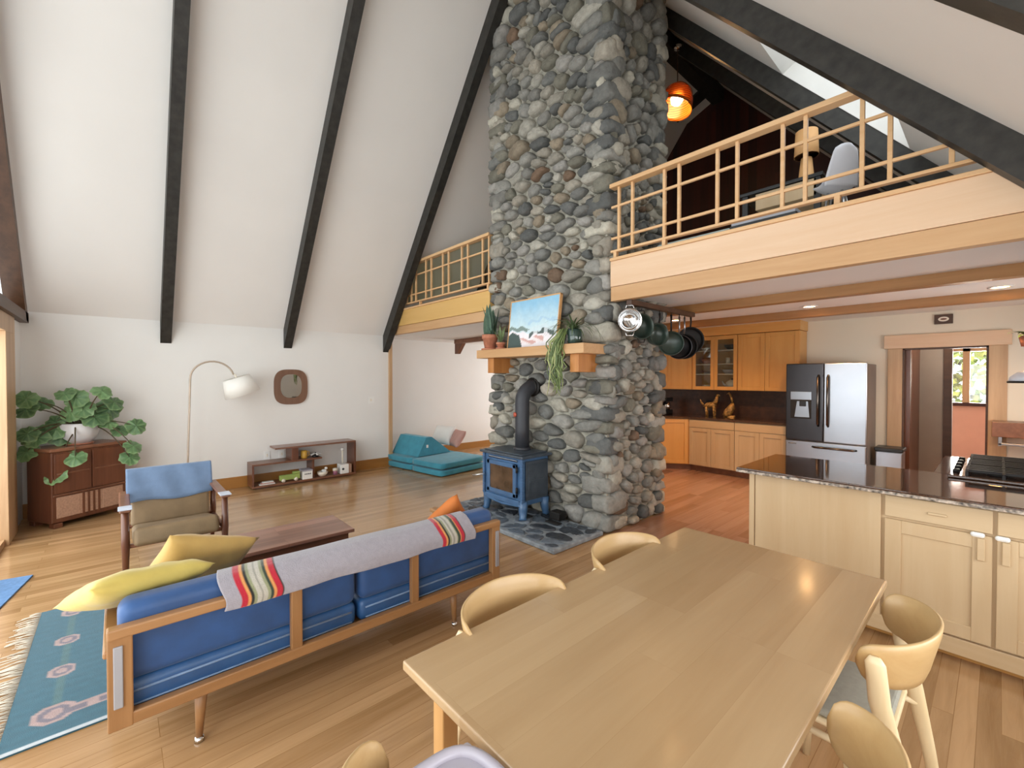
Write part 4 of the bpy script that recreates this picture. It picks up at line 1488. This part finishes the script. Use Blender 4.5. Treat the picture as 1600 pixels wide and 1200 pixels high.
MB().lathe([(.0375, .06), (.0385, .1), (.036, .1)], (-7.0, 2.545, .05), 20).build('band', 'cream', t)
t = thing('birdhouse_box', 'white wooden cube with a round hole and mottled side on the bottom shelf', 'box', (-7.05, 2.69, .05))
box(-7.13, -6.97, 2.62, 2.75, .051, .195, .004).build('cube', 'white', t)
MB().tube([(-6.969, 2.66, .125), (-6.967, 2.66, .125)], .018, 16).build('hole', 'black', t)
box(-7.13, -6.98, 2.75, 2.80, .051, .19, .004).build('side', 'speaker', t)
t = thing('toy_figure', 'tall thin white toy post with a round head standing on the shelf', 'toy', (-7.12, 2.69, .196))
MB().tube([(-7.08, 2.69, .197), (-7.08, 2.69, .4)], .013, 10).build('post', 'cream', t)
MB().lathe([(.001, -.03), (.026, -.01), (.026, .015), (.001, .03)], (-7.08, 2.69, .425), 16).build('head', 'white', t)
mb = MB()
for k, (c_, zz) in enumerate((('white', 0), ('pink', .014), ('white', .028))):
    o = box(-7.06 + .01 * k, -6.97, 1.48 + .02 * k, 1.68 - .01 * k, .051 + zz, .063 + zz, .002).build('book', c_)
    tag(o, ['white thin book at the bottom of the little stack on the low shelf', 'pink thin book in the middle of the little stack on the low shelf', 'white thin book on top of the little stack on the low shelf'][k], 'book', 'books on the low shelf')

# ================================================================== TEAL PLAY COUCH
t = thing('play_couch', 'teal folding foam play couch on the floor beneath the loft', 'couch', (-6.7, 4.3, 0))
TQ = Matrix.Translation((-5.86, 3.78, 0)) @ Matrix.Rotation(R(8), 4, 'Z')
for a, b in ((-.78, 0), (-1.5, -.785)):
    for z in (0, .112):
        o = cushion(a, b, 0, 1.02, z, z + .11, .012, 'teal', 'foam_pad', t, .008, TQ)
mb = MB().prism([(.12, .226), (.30, .54), (.42, .54), (.86, .226)], 'X', -1.48, -.74, 0, TQ)
w = mb.build('wedge', 'teal', t)
box(-.742, -.735, .3, .34, .36, .41, 0, 1, TQ).build('label_tag', 'white', w)
mb = MB().pillow(.5, .4, .16, TR((-7.25, 4.72, .46), rx=60, rz=15))
tag(mb.build('pillow', 'white', weld=True), 'white pillow behind the wedge of the teal play couch', 'pillow')
mb = MB().pillow(.45, .36, .15, TR((-6.95, 4.82, .42), rx=55, rz=-10))
tag(mb.build('pillow', 'pink', weld=True), 'dusty pink pillow behind the wedge of the teal play couch', 'pillow')

# ================================================================== ISLAND AND COOKTOP
t = thing('kitchen_island', 'long pale maple kitchen island with a polished brown stone top', 'kitchen island', (-.2, 3.8, 0))
IX0, IX1, IY0, IY1 = -1.2, XR - .02, 3.45, 4.14
box(IX0, IX1, IY0, IY1, .1, .885).build('carcass', 'maple', t)
box(IX0 + .02, IX1, IY0 + .06, IY1 - .03, 0, .1).build('toe_kick', 'kmaple_x', t)
box(IX0 + .025, -.47, IY0 - .018, IY0, .06, .885, .003).build('end_panel', 'maple', t)
box(IX0 - .015, IX0 + .02, IY0 - .02, IY1, .06, .885, .003).build('corner_post', 'maple', t)
mb = MB()
mb.box(-1.28, IX1, 3.36, 4.2, .89, .925, .006, 2, 0)
mb.box(-.3, IX1, 4.2, 5.15, .89, .925, .006, 2, 0)
mb.box(-1.279, IX1, 3.352, 3.362, .893, .912, .003, 1, 1)
mb.build('countertop', ['granite', 'granite_edge'], t)
box(-.25, IX1, 4.14, 5.1, .05, .89).build('carcass', 'maple', t)


def shaker(mb, x0, x1, z0, z1, y, rail=.075, d=.02):
    """frame in front of y facing -Y, with a recessed panel"""
    mb.box(x0, x0 + rail, y - d, y, z0, z1, .002, 1).box(x1 - rail, x1, y - d, y, z0, z1, .002, 1)
    mb.box(x0 + rail, x1 - rail, y - d, y, z0, z0 + rail, .002, 1).box(x0 + rail, x1 - rail, y - d, y, z1 - rail, z1, .002, 1)
    mb.box(x0 + rail - .002, x1 - rail + .002, y - d * .45, y, z0 + rail - .002, z1 - rail + .002)
    return mb


for x0, x1 in ((-.455, -.01), (.0, .445)):
    d = shaker(MB(), x0 + .003, x1 - .003, .15, .735, IY0).build('door', 'maple', t)
    hx = x1 - .06 if x0 < -.1 else x0 + .02
    MB().box(hx, hx + .03, IY0 - .034, IY0 - .02, .6, .72, .003, 1).build('pull', 'maple_x', d)
    MB().box(hx - .025, hx + .03, IY0 - .035, IY0 - .02, .725, .75, .01, 2).build('child_latch', 'white', d)
    dr = MB().box(x0 + .003, x1 - .003, IY0 - .02, IY0, .75, .875, .003, 1).build('drawer', 'maple_x', t)
    MB().box(x0 + .19, x0 + .27, IY0 - .032, IY0 - .02, .80, .815, .003, 1).build('pull', 'maple_x', dr)
box(IX0, IX1, IY0 - .022, IY0, .05, .14, .003).build('base_rail', 'maple_x', t)

t = thing('gas_cooktop', 'black gas cooktop with heavy grates set in the island counter', 'cooktop', (.1, 4.6, .925))
box(-.22, .4, 4.05, 4.98, .926, .945, .006).build('tray', 'granite', t)
for gy in (4.08, 4.39, 4.7):
    g = MB()
    for k in range(4):
        g.box(-.14, .36, gy + .03 + k * .07, gy + .045 + k * .07, .965, .985, .003, 1)
    for k in range(4):
        x = -.14 + k * .16
        g.box(x, x + .015, gy, gy + .28, .96, .98, .003, 1)
        for yy in (gy, gy + .265):
            g.box(x, x + .015, yy, yy + .015, .945, .965)
    g.build('grate', 'iron', t)
for yy in (4.22, 4.53, 4.84):
    for xx in (0.0, .24):
        MB().lathe([(.05, 0), (.05, .012), (.03, .018), (.001, .018)], (xx, yy, .945), 20).build('burner', 'iron', t)
for k in range(5):
    MB().lathe([(.02, 0), (.017, .02), (.001, .02)], (-.185, 4.2 + k * .16, .945), 16).build('knob', 'iron', t)

# ================================================================== BACK KITCHEN
KY = 7.25
CXS = [(-3.525, -2.785), (-2.785, -2.065)]
for i, (x0, x1) in enumerate(CXS):
    t = thing('base_cabinet', ['maple base cabinet left of the fridge, beside the corner unit', 'maple base cabinet directly left of the fridge'][i], 'cabinet', ((x0 + x1) / 2, 7.5, 0), 0, 'base cabinets along the kitchen wall')
    box(x0, x1, KY, YK - .01, .1, .875).build('carcass', 'maple', t)
    box(x0, x1, KY + .06, YK - .05, 0, .1).build('toe_kick', 'walnut', t)
    dr = box(x0 + .004, x1 - .004, KY - .02, KY, .745, .868, .003).build('drawer', 'maple_x', t)
    xm = (x0 + x1) / 2
    for a, b in ((x0 + .004, xm - .002), (xm + .002, x1 - .004)):
        shaker(MB(), a, b, .11, .735, KY, .06).build('door', 'maple', t)
t = thing('corner_cabinet', 'angled maple corner base cabinet behind the chimney', 'cabinet', (-3.75, 7.4, 0))
MB().prism([(-3.53, KY), (-3.53, YK - .01), (-4.55, YK - .01), (-4.55, 6.9), (-4.0, 6.9)], 'Z', .1, .875).build('carcass', 'kmaple', t)
MB().prism([(-3.53, KY + .06), (-3.53, YK - .05), (-4.5, YK - .05), (-4.5, 6.98), (-4.03, 6.98)], 'Z', 0, .1).build('toe_kick', 'walnut', t)
TD = Matrix.Translation((-4.0, 6.9, 0)) @ Matrix.Rotation(math.atan2(.35, .47), 4, 'Z')
shaker(MB(), .02, .57, .11, .865, 0, .06)
mb = MB()
tmp = shaker(MB(), .02, .565, .11, .865, 0, .06)
mb.add(tmp.v, tmp.f, 0, False, TD)
mb.build('door', 'kmaple', t)
mb = MB().prism([(-2.065, KY - .03), (-2.065, YK - .01), (-4.55, YK - .01), (-4.55, 6.87), (-4.0, 6.87), (-3.53, KY - .03)], 'Z', .876, .915)
tag(mb.build('countertop', 'granite'), 'dark brown stone counter running along the back kitchen wall to the fridge', 'countertop')
struct('trim_backsplash', box(-4.5, -2.05, YK - .012, YK, .915, 1.37), 'backsplash')

# upper cabinets
def upper(name, label, x0, x1, doors, glass=False, group=None):
    t = thing(name, label, 'cabinet', ((x0 + x1) / 2, 7.67, 1.37), 0, group)
    if glass:
        box(x0, x1, YK - .03, YK - .013, 1.37, 2.28).box(x0, x0 + .018, 7.5, YK - .02, 1.37, 2.28).box(x1 - .018, x1, 7.5, YK - .02, 1.37, 2.28).box(x0, x1, 7.5, YK - .02, 1.37, 1.39).box(x0, x1, 7.5, YK - .02, 2.26, 2.28).build('carcass', 'kmaple', t)
        for z in (1.63, 1.80, 2.03):
            box(x0 + .018, x1 - .018, 7.53, YK - .03, z, z + .015).build('shelf', 'cream', t)
    else:
        box(x0, x1, 7.5, YK - .013, 1.37, 2.28).build('carcass', 'kmaple', t)
    for a, b in doors:
        if glass:
            r_ = .055
            d = MB().box(a, a + r_, 7.48, 7.5, 1.375, 2.275, .002, 1).box(b - r_, b, 7.48, 7.5, 1.375, 2.275, .002, 1).box(a + r_, b - r_, 7.48, 7.5, 1.375, 1.43).box(a + r_, b - r_, 7.48, 7.5, 2.215, 2.275).build('door', 'kmaple', t)
            box(a + r_, b - r_, 7.488, 7.492, 1.43, 2.215).build('pane', 'cab_glass', d)
        else:
            shaker(MB(), a, b, 1.375, 2.275, 7.5, .06).build('door', 'kmaple', t)
    return t


upper('wall_cabinet', 'maple wall cabinet half hidden behind the chimney and pans', -4.6, -3.60, [(-4.55, -4.06), (-4.055, -3.605)], False, 'wall cabinets in the kitchen')
upper('wall_cabinet', 'glass fronted wall cabinet with dishes on its shelves', -3.595, -2.845, [(-3.59, -3.222), (-3.216, -2.85)], True, 'wall cabinets in the kitchen')
upper('wall_cabinet', 'plain two door maple wall cabinet beside the fridge', -2.84, -1.97, [(-2.835, -2.44), (-2.436, -1.975)], False, 'wall cabinets in the kitchen')
struct('trim_cabinet_soffit', box(-4.6, -1.96, 7.46, YK, 2.285, 2.43, .004), 'kmaple_x')
# dishes
def bowl(x, z, r, h, label, m='cream', y=7.66):
    o = MB().lathe([(r * .5, 0), (r * .85, h * .5), (r, h), (r * .94, h), (r * .75, h * .5), (.001, h * .15)], (x, y, z), 24).build('bowl', m)
    tag(o, label, 'bowl', 'dishes in the glass cabinet')
bowl(-3.40, 1.391, .09, .06, 'pale bowl on the lowest shelf of the left glass door')
bowl(-3.40, 1.646, .1, .06, 'brown bowl above the pale one behind the left glass door', 'walnut')
bowl(-3.42, 1.816, .1, .09, 'rust coloured bowl on the third shelf behind the left glass door', 'terracotta')
bowl(-3.05, 1.646, .1, .07, 'grey bowl above the teapot in the glass cabinet', 'grey_plastic')
bowl(-3.0, 2.046, .12, .08, 'dark bowl on the top shelf behind the right glass door', 'iron')
bowl(-3.42, 2.046, .1, .05, 'white bowl on the top shelf behind the left glass door', 'white')
o = MB().lathe([(.035, 0), (.035, .1), (.03, .1), (.03, .01), (.001, .01)], (-3.06, 7.66, 1.816), 20).build('cup', 'cream')
tag(o, 'white cup on the third shelf behind the right glass door', 'cup')
t = thing('teapot', 'round pale teapot on the lowest shelf behind the right glass door', 'teapot', (-2.99, 7.66, 1.391))
MB().lathe([(.05, 0), (.1, .05), (.095, .11), (.04, .15), (.001, .152)], (-2.99, 7.66, 1.391), 28).build('body', 'pot_white', t)
MB().lathe([(.012, 0), (.02, .015), (.001, .03)], (-2.99, 7.66, 1.541), 16).build('lid_knob', 'black', t)
MB().tube([(-3.07, 7.64, 1.44), (-3.12, 7.63, 1.47), (-3.135, 7.62, 1.52)], [.02, .014, .01], 10).build('spout', 'pot_white', t)

t = thing('wall_outlet', 'black outlet plate on the dark backsplash left of the golden animal', 'outlet', (-3.46, 7.83, 1.06))
box(-3.50, -3.42, YK - .018, YK - .012, 1.06, 1.18, .002).build('plate', 'black', t)
box(-3.475, -3.445, YK - .021, YK - .018, 1.09, 1.15, .002).build('socket', 'iron', t)
# counter objects
t = thing('coffee_maker', 'black and steel coffee maker on the counter behind the chimney corner', 'coffee maker', (-4.02, 7.4, .915))
box(-4.16, -3.98, 7.3, 7.54, .916, 1.0, .01).box(-4.16, -4.1, 7.3, 7.54, 1.0, 1.2, .01).box(-4.16, -3.98, 7.3, 7.54, 1.15, 1.22, .01).build('body', 'black', t)
MB().lathe([(.05, 0), (.065, .06), (.05, .13), (.001, .13)], (-4.03, 7.42, 1.0), 20).build('carafe', 'chrome', t)
t = thing('animal_figurine', 'mottled golden standing animal figurine on the back counter', 'figurine', (-3.35, 7.66, .915))
mb = MB()
mb.tube([(-3.47, 7.66, 1.08), (-3.40, 7.66, 1.1), (-3.31, 7.66, 1.11), (-3.26, 7.66, 1.12)], [.02, .045, .05, .035], 12)
mb.tube([(-3.28, 7.66, 1.13), (-3.25, 7.66, 1.2), (-3.235, 7.66, 1.27)], [.04, .03, .02], 10)
mb.tube([(-3.24, 7.66, 1.28), (-3.19, 7.65, 1.27)], [.028, .014], 10)
for x in (-3.42, -3.29):
    for y in (7.635, 7.685):
        mb.tube([(x, y, 1.09), (x + .01, y, .916)], [.02, .013], 8)
mb.tube([(-3.46, 7.66, 1.09), (-3.51, 7.66, 1.14), (-3.53, 7.66, 1.2)], [.014, .018, .004], 8)
mb.build('body', 'gold', t)
t = thing('bird_figurine', 'tall golden bird figurine on the back counter, right of the animal', 'figurine', (-3.02, 7.66, .915))
mb = MB()
mb.tube([(-3.1, 7.66, .93), (-3.05, 7.66, 1.0), (-3.0, 7.66, 1.08), (-2.98, 7.66, 1.15)], [.05, .07, .055, .025], 12)
mb.tube([(-2.98, 7.66, 1.14), (-3.0, 7.66, 1.24), (-3.03, 7.66, 1.31)], [.022, .016, .018], 10)
mb.tube([(-3.03, 7.66, 1.32), (-3.08, 7.66, 1.3)], [.016, .004], 8)
mb.tube([(-3.12, 7.66, .917), (-2.95, 7.66, .917)], .03, 8)
mb.build('body', 'gold', t)

# ================================================================== FRIDGE, BIN, WALL THINGS
FX0, FX1, FY = -2.035, -1.125, 7.1
t = thing('refrigerator', 'stainless french door refrigerator with an ice dispenser', 'refrigerator', ((FX0 + FX1) / 2, 7.4, 0))
box(FX0 + .01, FX1 - .01, FY + .06, YK - .05, .03, 1.76, .006).build('body', 'fridge_side', t)
FM = (FX0 + FX1) / 2 - .008
d1 = box(FX0, FM - .003, FY, FY + .06, .705, 1.775, .012, 3).build('door', 'pan_and_reflection_steel', t)  # left door made of darker steel to paint in its dark reflection
d2 = box(FM + .003, FX1, FY, FY + .06, .705, 1.775, .012, 3).build('door', 'stainless', t)
dw = box(FX0, FX1, FY, FY + .06, .06, .695, .012, 3).build('freezer_drawer', 'stainless', t)
M['handle_steel'] = plain('handle_steel', '#5d554f', 0.22, 1.0, noise=0.02)
for x, d in ((FM - .055, d1), (FM + .055, d2)):
    MB().tube([(x, FY + .002, 1.61), (x, FY - .045, 1.58), (x, FY - .055, 1.25), (x, FY - .045, .95), (x, FY + .002, .92)], .014, 10).build('handle', 'handle_steel', d)
MB().tube([(FX0 + .33, FY + .002, .63), (FX0 + .36, FY - .045, .63), (FX1 - .13, FY - .045, .63), (FX1 - .1, FY + .002, .63)], .014, 10).build('handle', 'handle_steel', dw)
box(FX0 + .06, FX0 + .31, FY - .006, FY + .01, 1.27, 1.385, .004).build('dispenser_panel', 'stainless', d1)
box(FX0 + .06, FX0 + .31, FY - .004, FY + .01, 1.01, 1.27, .004).build('dispenser_recess', 'iron', d1)
MB().add([(FX0 + .11, FY - .006, 1.03), (FX0 + .29, FY - .006, 1.03), (FX0 + .27, FY - .0055, 1.25), (FX0 + .14, FY - .0055, 1.25)], [(0, 1, 2, 3)]).build('dispenser_back', 'stainless', d1)
box(FX0 + .17, FX0 + .25, FY - .02, FY, 1.18, 1.26, .008).build('dispenser_nozzle', 'black', d1)
mb = MB()
for k in range(7):
    mb.box(FX0 + .04 + k * .014, FX0 + .05 + k * .014, FY - .002, FY + .002, .645, .66)
mb.build('nameplate', 'chrome', dw)

t = thing('trash_can', 'rectangular steel trash can with a black lid right of the fridge', 'trash can', (-.95, 7.45, 0))
box(-1.08, -.81, 7.4, 7.66, 0, .62, .012, 2).build('body', 'stainless', t)
box(-1.09, -.8, 7.38, 7.68, .62, .67, .01, 2).build('lid', 'black', t)

t = thing('wall_plaque', 'small dark framed picture with a pale oval above the doorway', 'picture', (-.48, 7.84, 2.27))
box(-.565, -.395, 7.825, 7.85, 2.265, 2.385, .003).build('frame', 'dark_trim', t)
MB().prism([(-.48 + .05 * math.cos(a * R(15)), 2.325 + .03 * math.sin(a * R(15))) for a in range(24)], 'Y', 7.819, 7.825).build('oval', 'cream', t)
MB().prism([(-.48 + .03 * math.cos(a * R(15)), 2.325 + .012 * math.sin(a * R(15))) for a in range(24)], 'Y', 7.816, 7.819).build('motif', 'walnut', t)

t = thing('wall_shelf_box', 'brown wooden wall shelf box with a steel towel bar below, right of the doorway', 'shelf', (.4, 7.7, .78))
box(.03 - .08, .9, 7.5, YK - .001, .9, 1.07, .004).build('box', 'walnut', t)
box(0.0, .9, 7.53, 7.6, .80, .83, .006).box(0.0, .03, 7.53, YK - .001, .79, .9, .004).build('towel_bar', 'stainless', t)

t = thing('dome_pendant', 'pale glass dome pendant lamp with a dark rim at the right edge over the cooktop', 'lamp', (.12, 5.0, 1.54))
MB().lathe([(.122, 0), (.112, .04), (.075, .075), (.02, .09), (.001, .091)], (.165, 5.0, 1.545), 32).build('lamp_shade', 'chair_shell', t)
MB().lathe([(.123, -.006), (.128, .002), (.124, .01), (.12, .002)], (.165, 5.0, 1.545), 32).build('rim', 'iron', t)
MB().tube([(.165, 5.0, 1.63), (.165, 5.0, 2.335)], .004, 8).build('cord', 'black', t)

t = thing('hanging_plant', 'small dark green hanging plant at the right edge above the shelf box', 'potted plant', (.2, 6.5, 1.8))
MB().lathe([(.05, 0), (.07, .1), (.06, .1), (.001, .09)], (.19, 6.5, 1.88), 20).build('pot', 'terracotta', t)
mb = MB()
for k in range(16):
    blade(mb, (.19, 6.5, 1.97), r2.uniform(0, 6.28), r2.uniform(.12, .22), r2.uniform(.4, 1.2), .05, r2.uniform(1.2, 2.2), '#3f5233', '#51653f', 8)
mb.build('foliage', 'leaf', t, recalc=False)
MB().tube([(.19, 6.5, 1.96), (.19, 6.5, 2.335)], .003, 6).build('hanger', 'iron', t)

# recessed lights
for i, x in enumerate((-3.2, -1.52, -.0)):
    y = 6.14
    t = thing('recessed_light', ['recessed ceiling light glowing behind the hanging pans', 'recessed ceiling light above the fridge', 'recessed ceiling light near the right edge of the kitchen ceiling'][i], 'ceiling light', (x, y, 2.42), 0, 'recessed lights in the kitchen ceiling')
    MB().lathe([(.085, 0), (.085, -.008), (.062, -.008), (.062, 0)], (x, y, 2.429), 28).build('trim_ring', 'white', t)
    MB().lathe([(.06, -.003), (.001, -.003)], (x, y, 2.429), 24).build('lens', 'downlight', t)
    l = bpy.data.lights.new('downlight_beam', 'SPOT')
    l.energy = 85
    l.color = (1.0, .58, .26)
    l.spot_size = R(150)
    l.spot_blend = .8
    l.shadow_soft_size = .06
    lo = bpy.data.objects.new('downlight_beam', l)
    lo.location = (x, y, 2.41)
    COL.objects.link(lo)

# ================================================================== POT RACK AND PANS
t = thing('pot_rack', 'dark wooden pot rail fixed beside the chimney under the loft', 'pot rack', (-2.4, 4.3, 2.27))
box(-2.43, -2.37, 3.68, 5.0, 2.285, 2.334, .004).build('rail', 'dark_trim', t)
RACKX = -2.4


def pan(name, label, y, r, depth, mat, inner, drop, handle=.18, face=-1, twist=20, ear=False):
    """hangs from the rail by its handle; face -1 opens towards -Y"""
    zc = 2.285 - drop
    t = thing(name, label, 'pan', (RACKX, y, zc - r), 0)
    T = Matrix.Translation((RACKX, y, zc)) @ Matrix.Rotation(R(twist), 4, 'Z') @ Matrix.Rotation(R(90), 4, 'X')
    MB().lathe([(.001, -depth), (r * .82, -depth), (r * .95, -depth * .6), (r, 0), (r * 1.03, .002), (r * .97, .004), (r * .92, -depth * .55), (r * .8, -depth + .006), (.001, -depth + .006)], (0, 0, 0), 36, 0, T).build('bowl', mat, t)
    if not ear:
        MB().tube([T @ Vector((0, r * .98, -.006)), T @ Vector((0, r + handle * .5, .012)), T @ Vector((0, r + handle, .004))], [.01, .009, .012], 8).build('handle', inner, t)
        top = T @ Vector((0, r + handle, .004))
    else:
        for sg in (-1, 1):
            MB().tube([T @ Vector((-.04, sg * r * .97, -.02)), T @ Vector((-.03, sg * (r + .035), -.02)), T @ Vector((.03, sg * (r + .035), -.02)), T @ Vector((.04, sg * r * .97, -.02))], .006, 8).build('handle', inner, t)
        top = T @ Vector((0, r + .035, -.02))
    MB().tube([top, (RACKX, y, 2.29)], .004, 6).build('hook', 'iron', t)
    return t


pan('stock_pot', 'shiny steel stock pot hanging open side out at the front of the pot rail', 3.70, .112, .13, 'chrome', 'chrome', .148, ear=True, twist=38)
pan('cooking_pot', 'large dark green pot hanging second from the steel pot', 3.92, .125, .12, 'green_pan', 'iron', .19, ear=True, twist=60)
pan('cooking_pot', 'dark green pot hanging third along the pot rail', 4.25, .12, .1, 'green_pan', 'iron', .25, .1, twist=70)
pan('frying_pan', 'dark green frying pan hanging in the middle of the pot rail', 4.5, .13, .06, 'green_pan', 'iron', .33, .18, twist=30)
pan('frying_pan', 'grey steel frying pan with rivets hanging lowest on the pot rail', 4.68, .135, .05, 'pan_and_reflection_steel', 'stainless', .36, .2, twist=35)
pan('frying_pan', 'black frying pan hanging second from the far end of the pot rail', 4.8, .14, .05, 'iron', 'stainless', .35, .19, twist=35)
pan('skillet', 'black cast iron skillet hanging at the far end of the pot rail', 4.95, .15, .05, 'iron', 'iron', .27, .11, twist=42)

# ================================================================== LOFT THINGS
LZ = 2.726
t = thing('pendant_lamp', 'glowing orange glass pendant lamp hanging from the loft ridge', 'pendant lamp', (-3.45, 6.3, 5.4))
px, py, pz = -3.28, 6.3, 5.79
MB().lathe([(.06, 0), (.05, -.04), (.001, -.045)], (px, py, 6.55), 20).build('canopy', 'chrome', t)
MB().tube([(px, py, 6.55), (px, py, pz + .17)], .008, 8).build('cord', 'dark_trim', t)
TL = TR((px, py, pz), rx=-14, ry=10)
MB().lathe([(.03, .19), (.12, .165), (.2, .08), (.235, -.03), (.25, -.13), (.262, -.19), (.256, -.19), (.243, -.13), (.228, -.03), (.193, .075), (.115, .157)], (0, 0, 0), 36, 0, TL).build('lamp_shade', 'amber', t)
MB().lathe([(.001, -.12), (.07, -.09), (.09, -.03), (.07, .04), (.02, .1), (.001, .1)], (0, 0, 0), 24, 0, TL).build('bulb', 'bulb', t)
l = bpy.data.lights.new('pendant_glow', 'POINT')
l.energy = 14
l.color = (1, .6, .25)
l.shadow_soft_size = .1
lo = bpy.data.objects.new('pendant_glow', l)
lo.location = (px, py, pz - .16)
COL.objects.link(lo)

t = thing('loft_desk', 'dark topped desk with a pale wooden drawer box behind the loft railing', 'desk', (-1.35, 4.75, LZ))
box(-1.75, -1.05, 4.6, 5.1, 3.36, 3.39, .004).build('desktop', 'black', t)
box(-1.6, -1.1, 4.62, 5.05, 3.20, 3.355, .004).build('drawer_box', 'maple', t)
for x in (-1.72, -1.12):
    for y in (4.64, 5.06):
        box(x, x + .05, y - .02, y + .02, LZ, 3.36).build('leg', 'black', t)
x, y, z = -1.24, 4.86, 3.391
t = thing('table_lamp', 'small table lamp with tan drum shade and tan cone base on the loft desk', 'lamp', (x, y, z))
MB().lathe([(.07, 0), (.07, .01), (.045, .26), (.001, .26)], (x, y, z), 24).build('base', 'tanwood', t)
MB().lathe([(.1, .28), (.09, .51), (.086, .51), (.096, .28)], (x, y, z), 32).lathe([(.086, .5), (.001, .5)], (x, y, z), 24).build('lamp_shade', 'tanwood', t)
MB().tube([(x, y, z + .26), (x, y, z + .5)], .01, 8).build('stem', 'iron', t)
t = thing('keyboard_bench', 'low pale bench with a dark edge standing behind the loft railing', 'bench', (-1.35, 4.2, LZ))
box(-1.62, -1.12, 4.1, 4.3, 2.93, 2.97, .004).build('top', 'arm_pad', t)
box(-1.63, -1.11, 4.09, 4.31, 2.87, 2.93, .004).build('edge', 'black', t)
for x in (-1.61, -1.17):
    box(x, x + .05, 4.12, 4.28, LZ, 2.87, .004).build('leg', 'arm_pad', t)
t = thing('shell_chair', 'white moulded shell chair behind the loft railing right of the desk', 'chair', (-.9, 4.5, LZ))
mb = MB()
def sh(u, v):
    # u across, v from the front of the seat up to the top of the back
    w_ = .2 * (1 - .35 * max(0, v - .55) ** 1.2 / .37)
    if v > .93:
        w_ *= math.sqrt(max(.02, 1 - ((v - .93) / .07) ** 2 * .7))
    yy = (u - .5) * 2 * w_
    cup = .05 * (2 * u - 1) ** 2
    if v < .5:
        X, Z = .22 - v * .8, .44 - .03 * math.sin(v * 6)
        Z += cup
    else:
        k = (v - .5) / .5
        X, Z = -.18 - .14 * k + cup, .42 + .34 * k
    return (-.93 - X * .35 + yy * .45, 4.5 + yy * .6 + X * .5, LZ + .04 + Z * .9)
mb.grid(14, 24, sh)
so_ = mb.build('shell', 'chair_shell', t)
md = so_.modifiers.new('thick', 'SOLIDIFY')
md.thickness = .012
for dx, dy in ((-.12, -.1), (.12, -.1), (-.12, .12), (.12, .12)):
    MB().tube([(-.93 + dx * .4, 4.5 + dy * .5, LZ + .40), (-.93 + dx * .8, 4.5 + dy, LZ)], .01, 8).build('leg', 'chrome', t)
mb = box(-2.42, -1.66, 4.2, 5.6, LZ, LZ + .24, .03, 3)
tag(mb.build('floor_mattress', 'lavender'), 'low grey green floor cushion behind the loft railing by the chimney', 'mattress')

# trees outside the back room window
for k, (x, y) in enumerate(((-.9, 14.2), (1.9, 15.2))):
    t = thing('garden_tree', ['leafy green bush outside the back room window, left', 'leafy green bush outside the back room window, right'][k], 'bush', (x, y, -.1))
    mb = MB()
    rr = random.Random(k)
    for i in range(700):
        a, b = rr.uniform(0, 6.28), rr.uniform(-1, 1)
        r_ = 1.3 * rr.uniform(.6, 1)
        s_ = math.sqrt(1 - b * b)
        mb.pillow(.14, .1, .02, TR((x + r_ * s_ * math.cos(a), y + r_ * s_ * math.sin(a), 1.6 + r_ * b), rr.uniform(0, 180), rr.uniform(0, 180), 0), n=3)
    mb.build('foliage', 'foliage_far', t)
    MB().tube([(x, y, -.1), (x, y, 1.2)], .08, 8).build('trunk', 'stem', t)
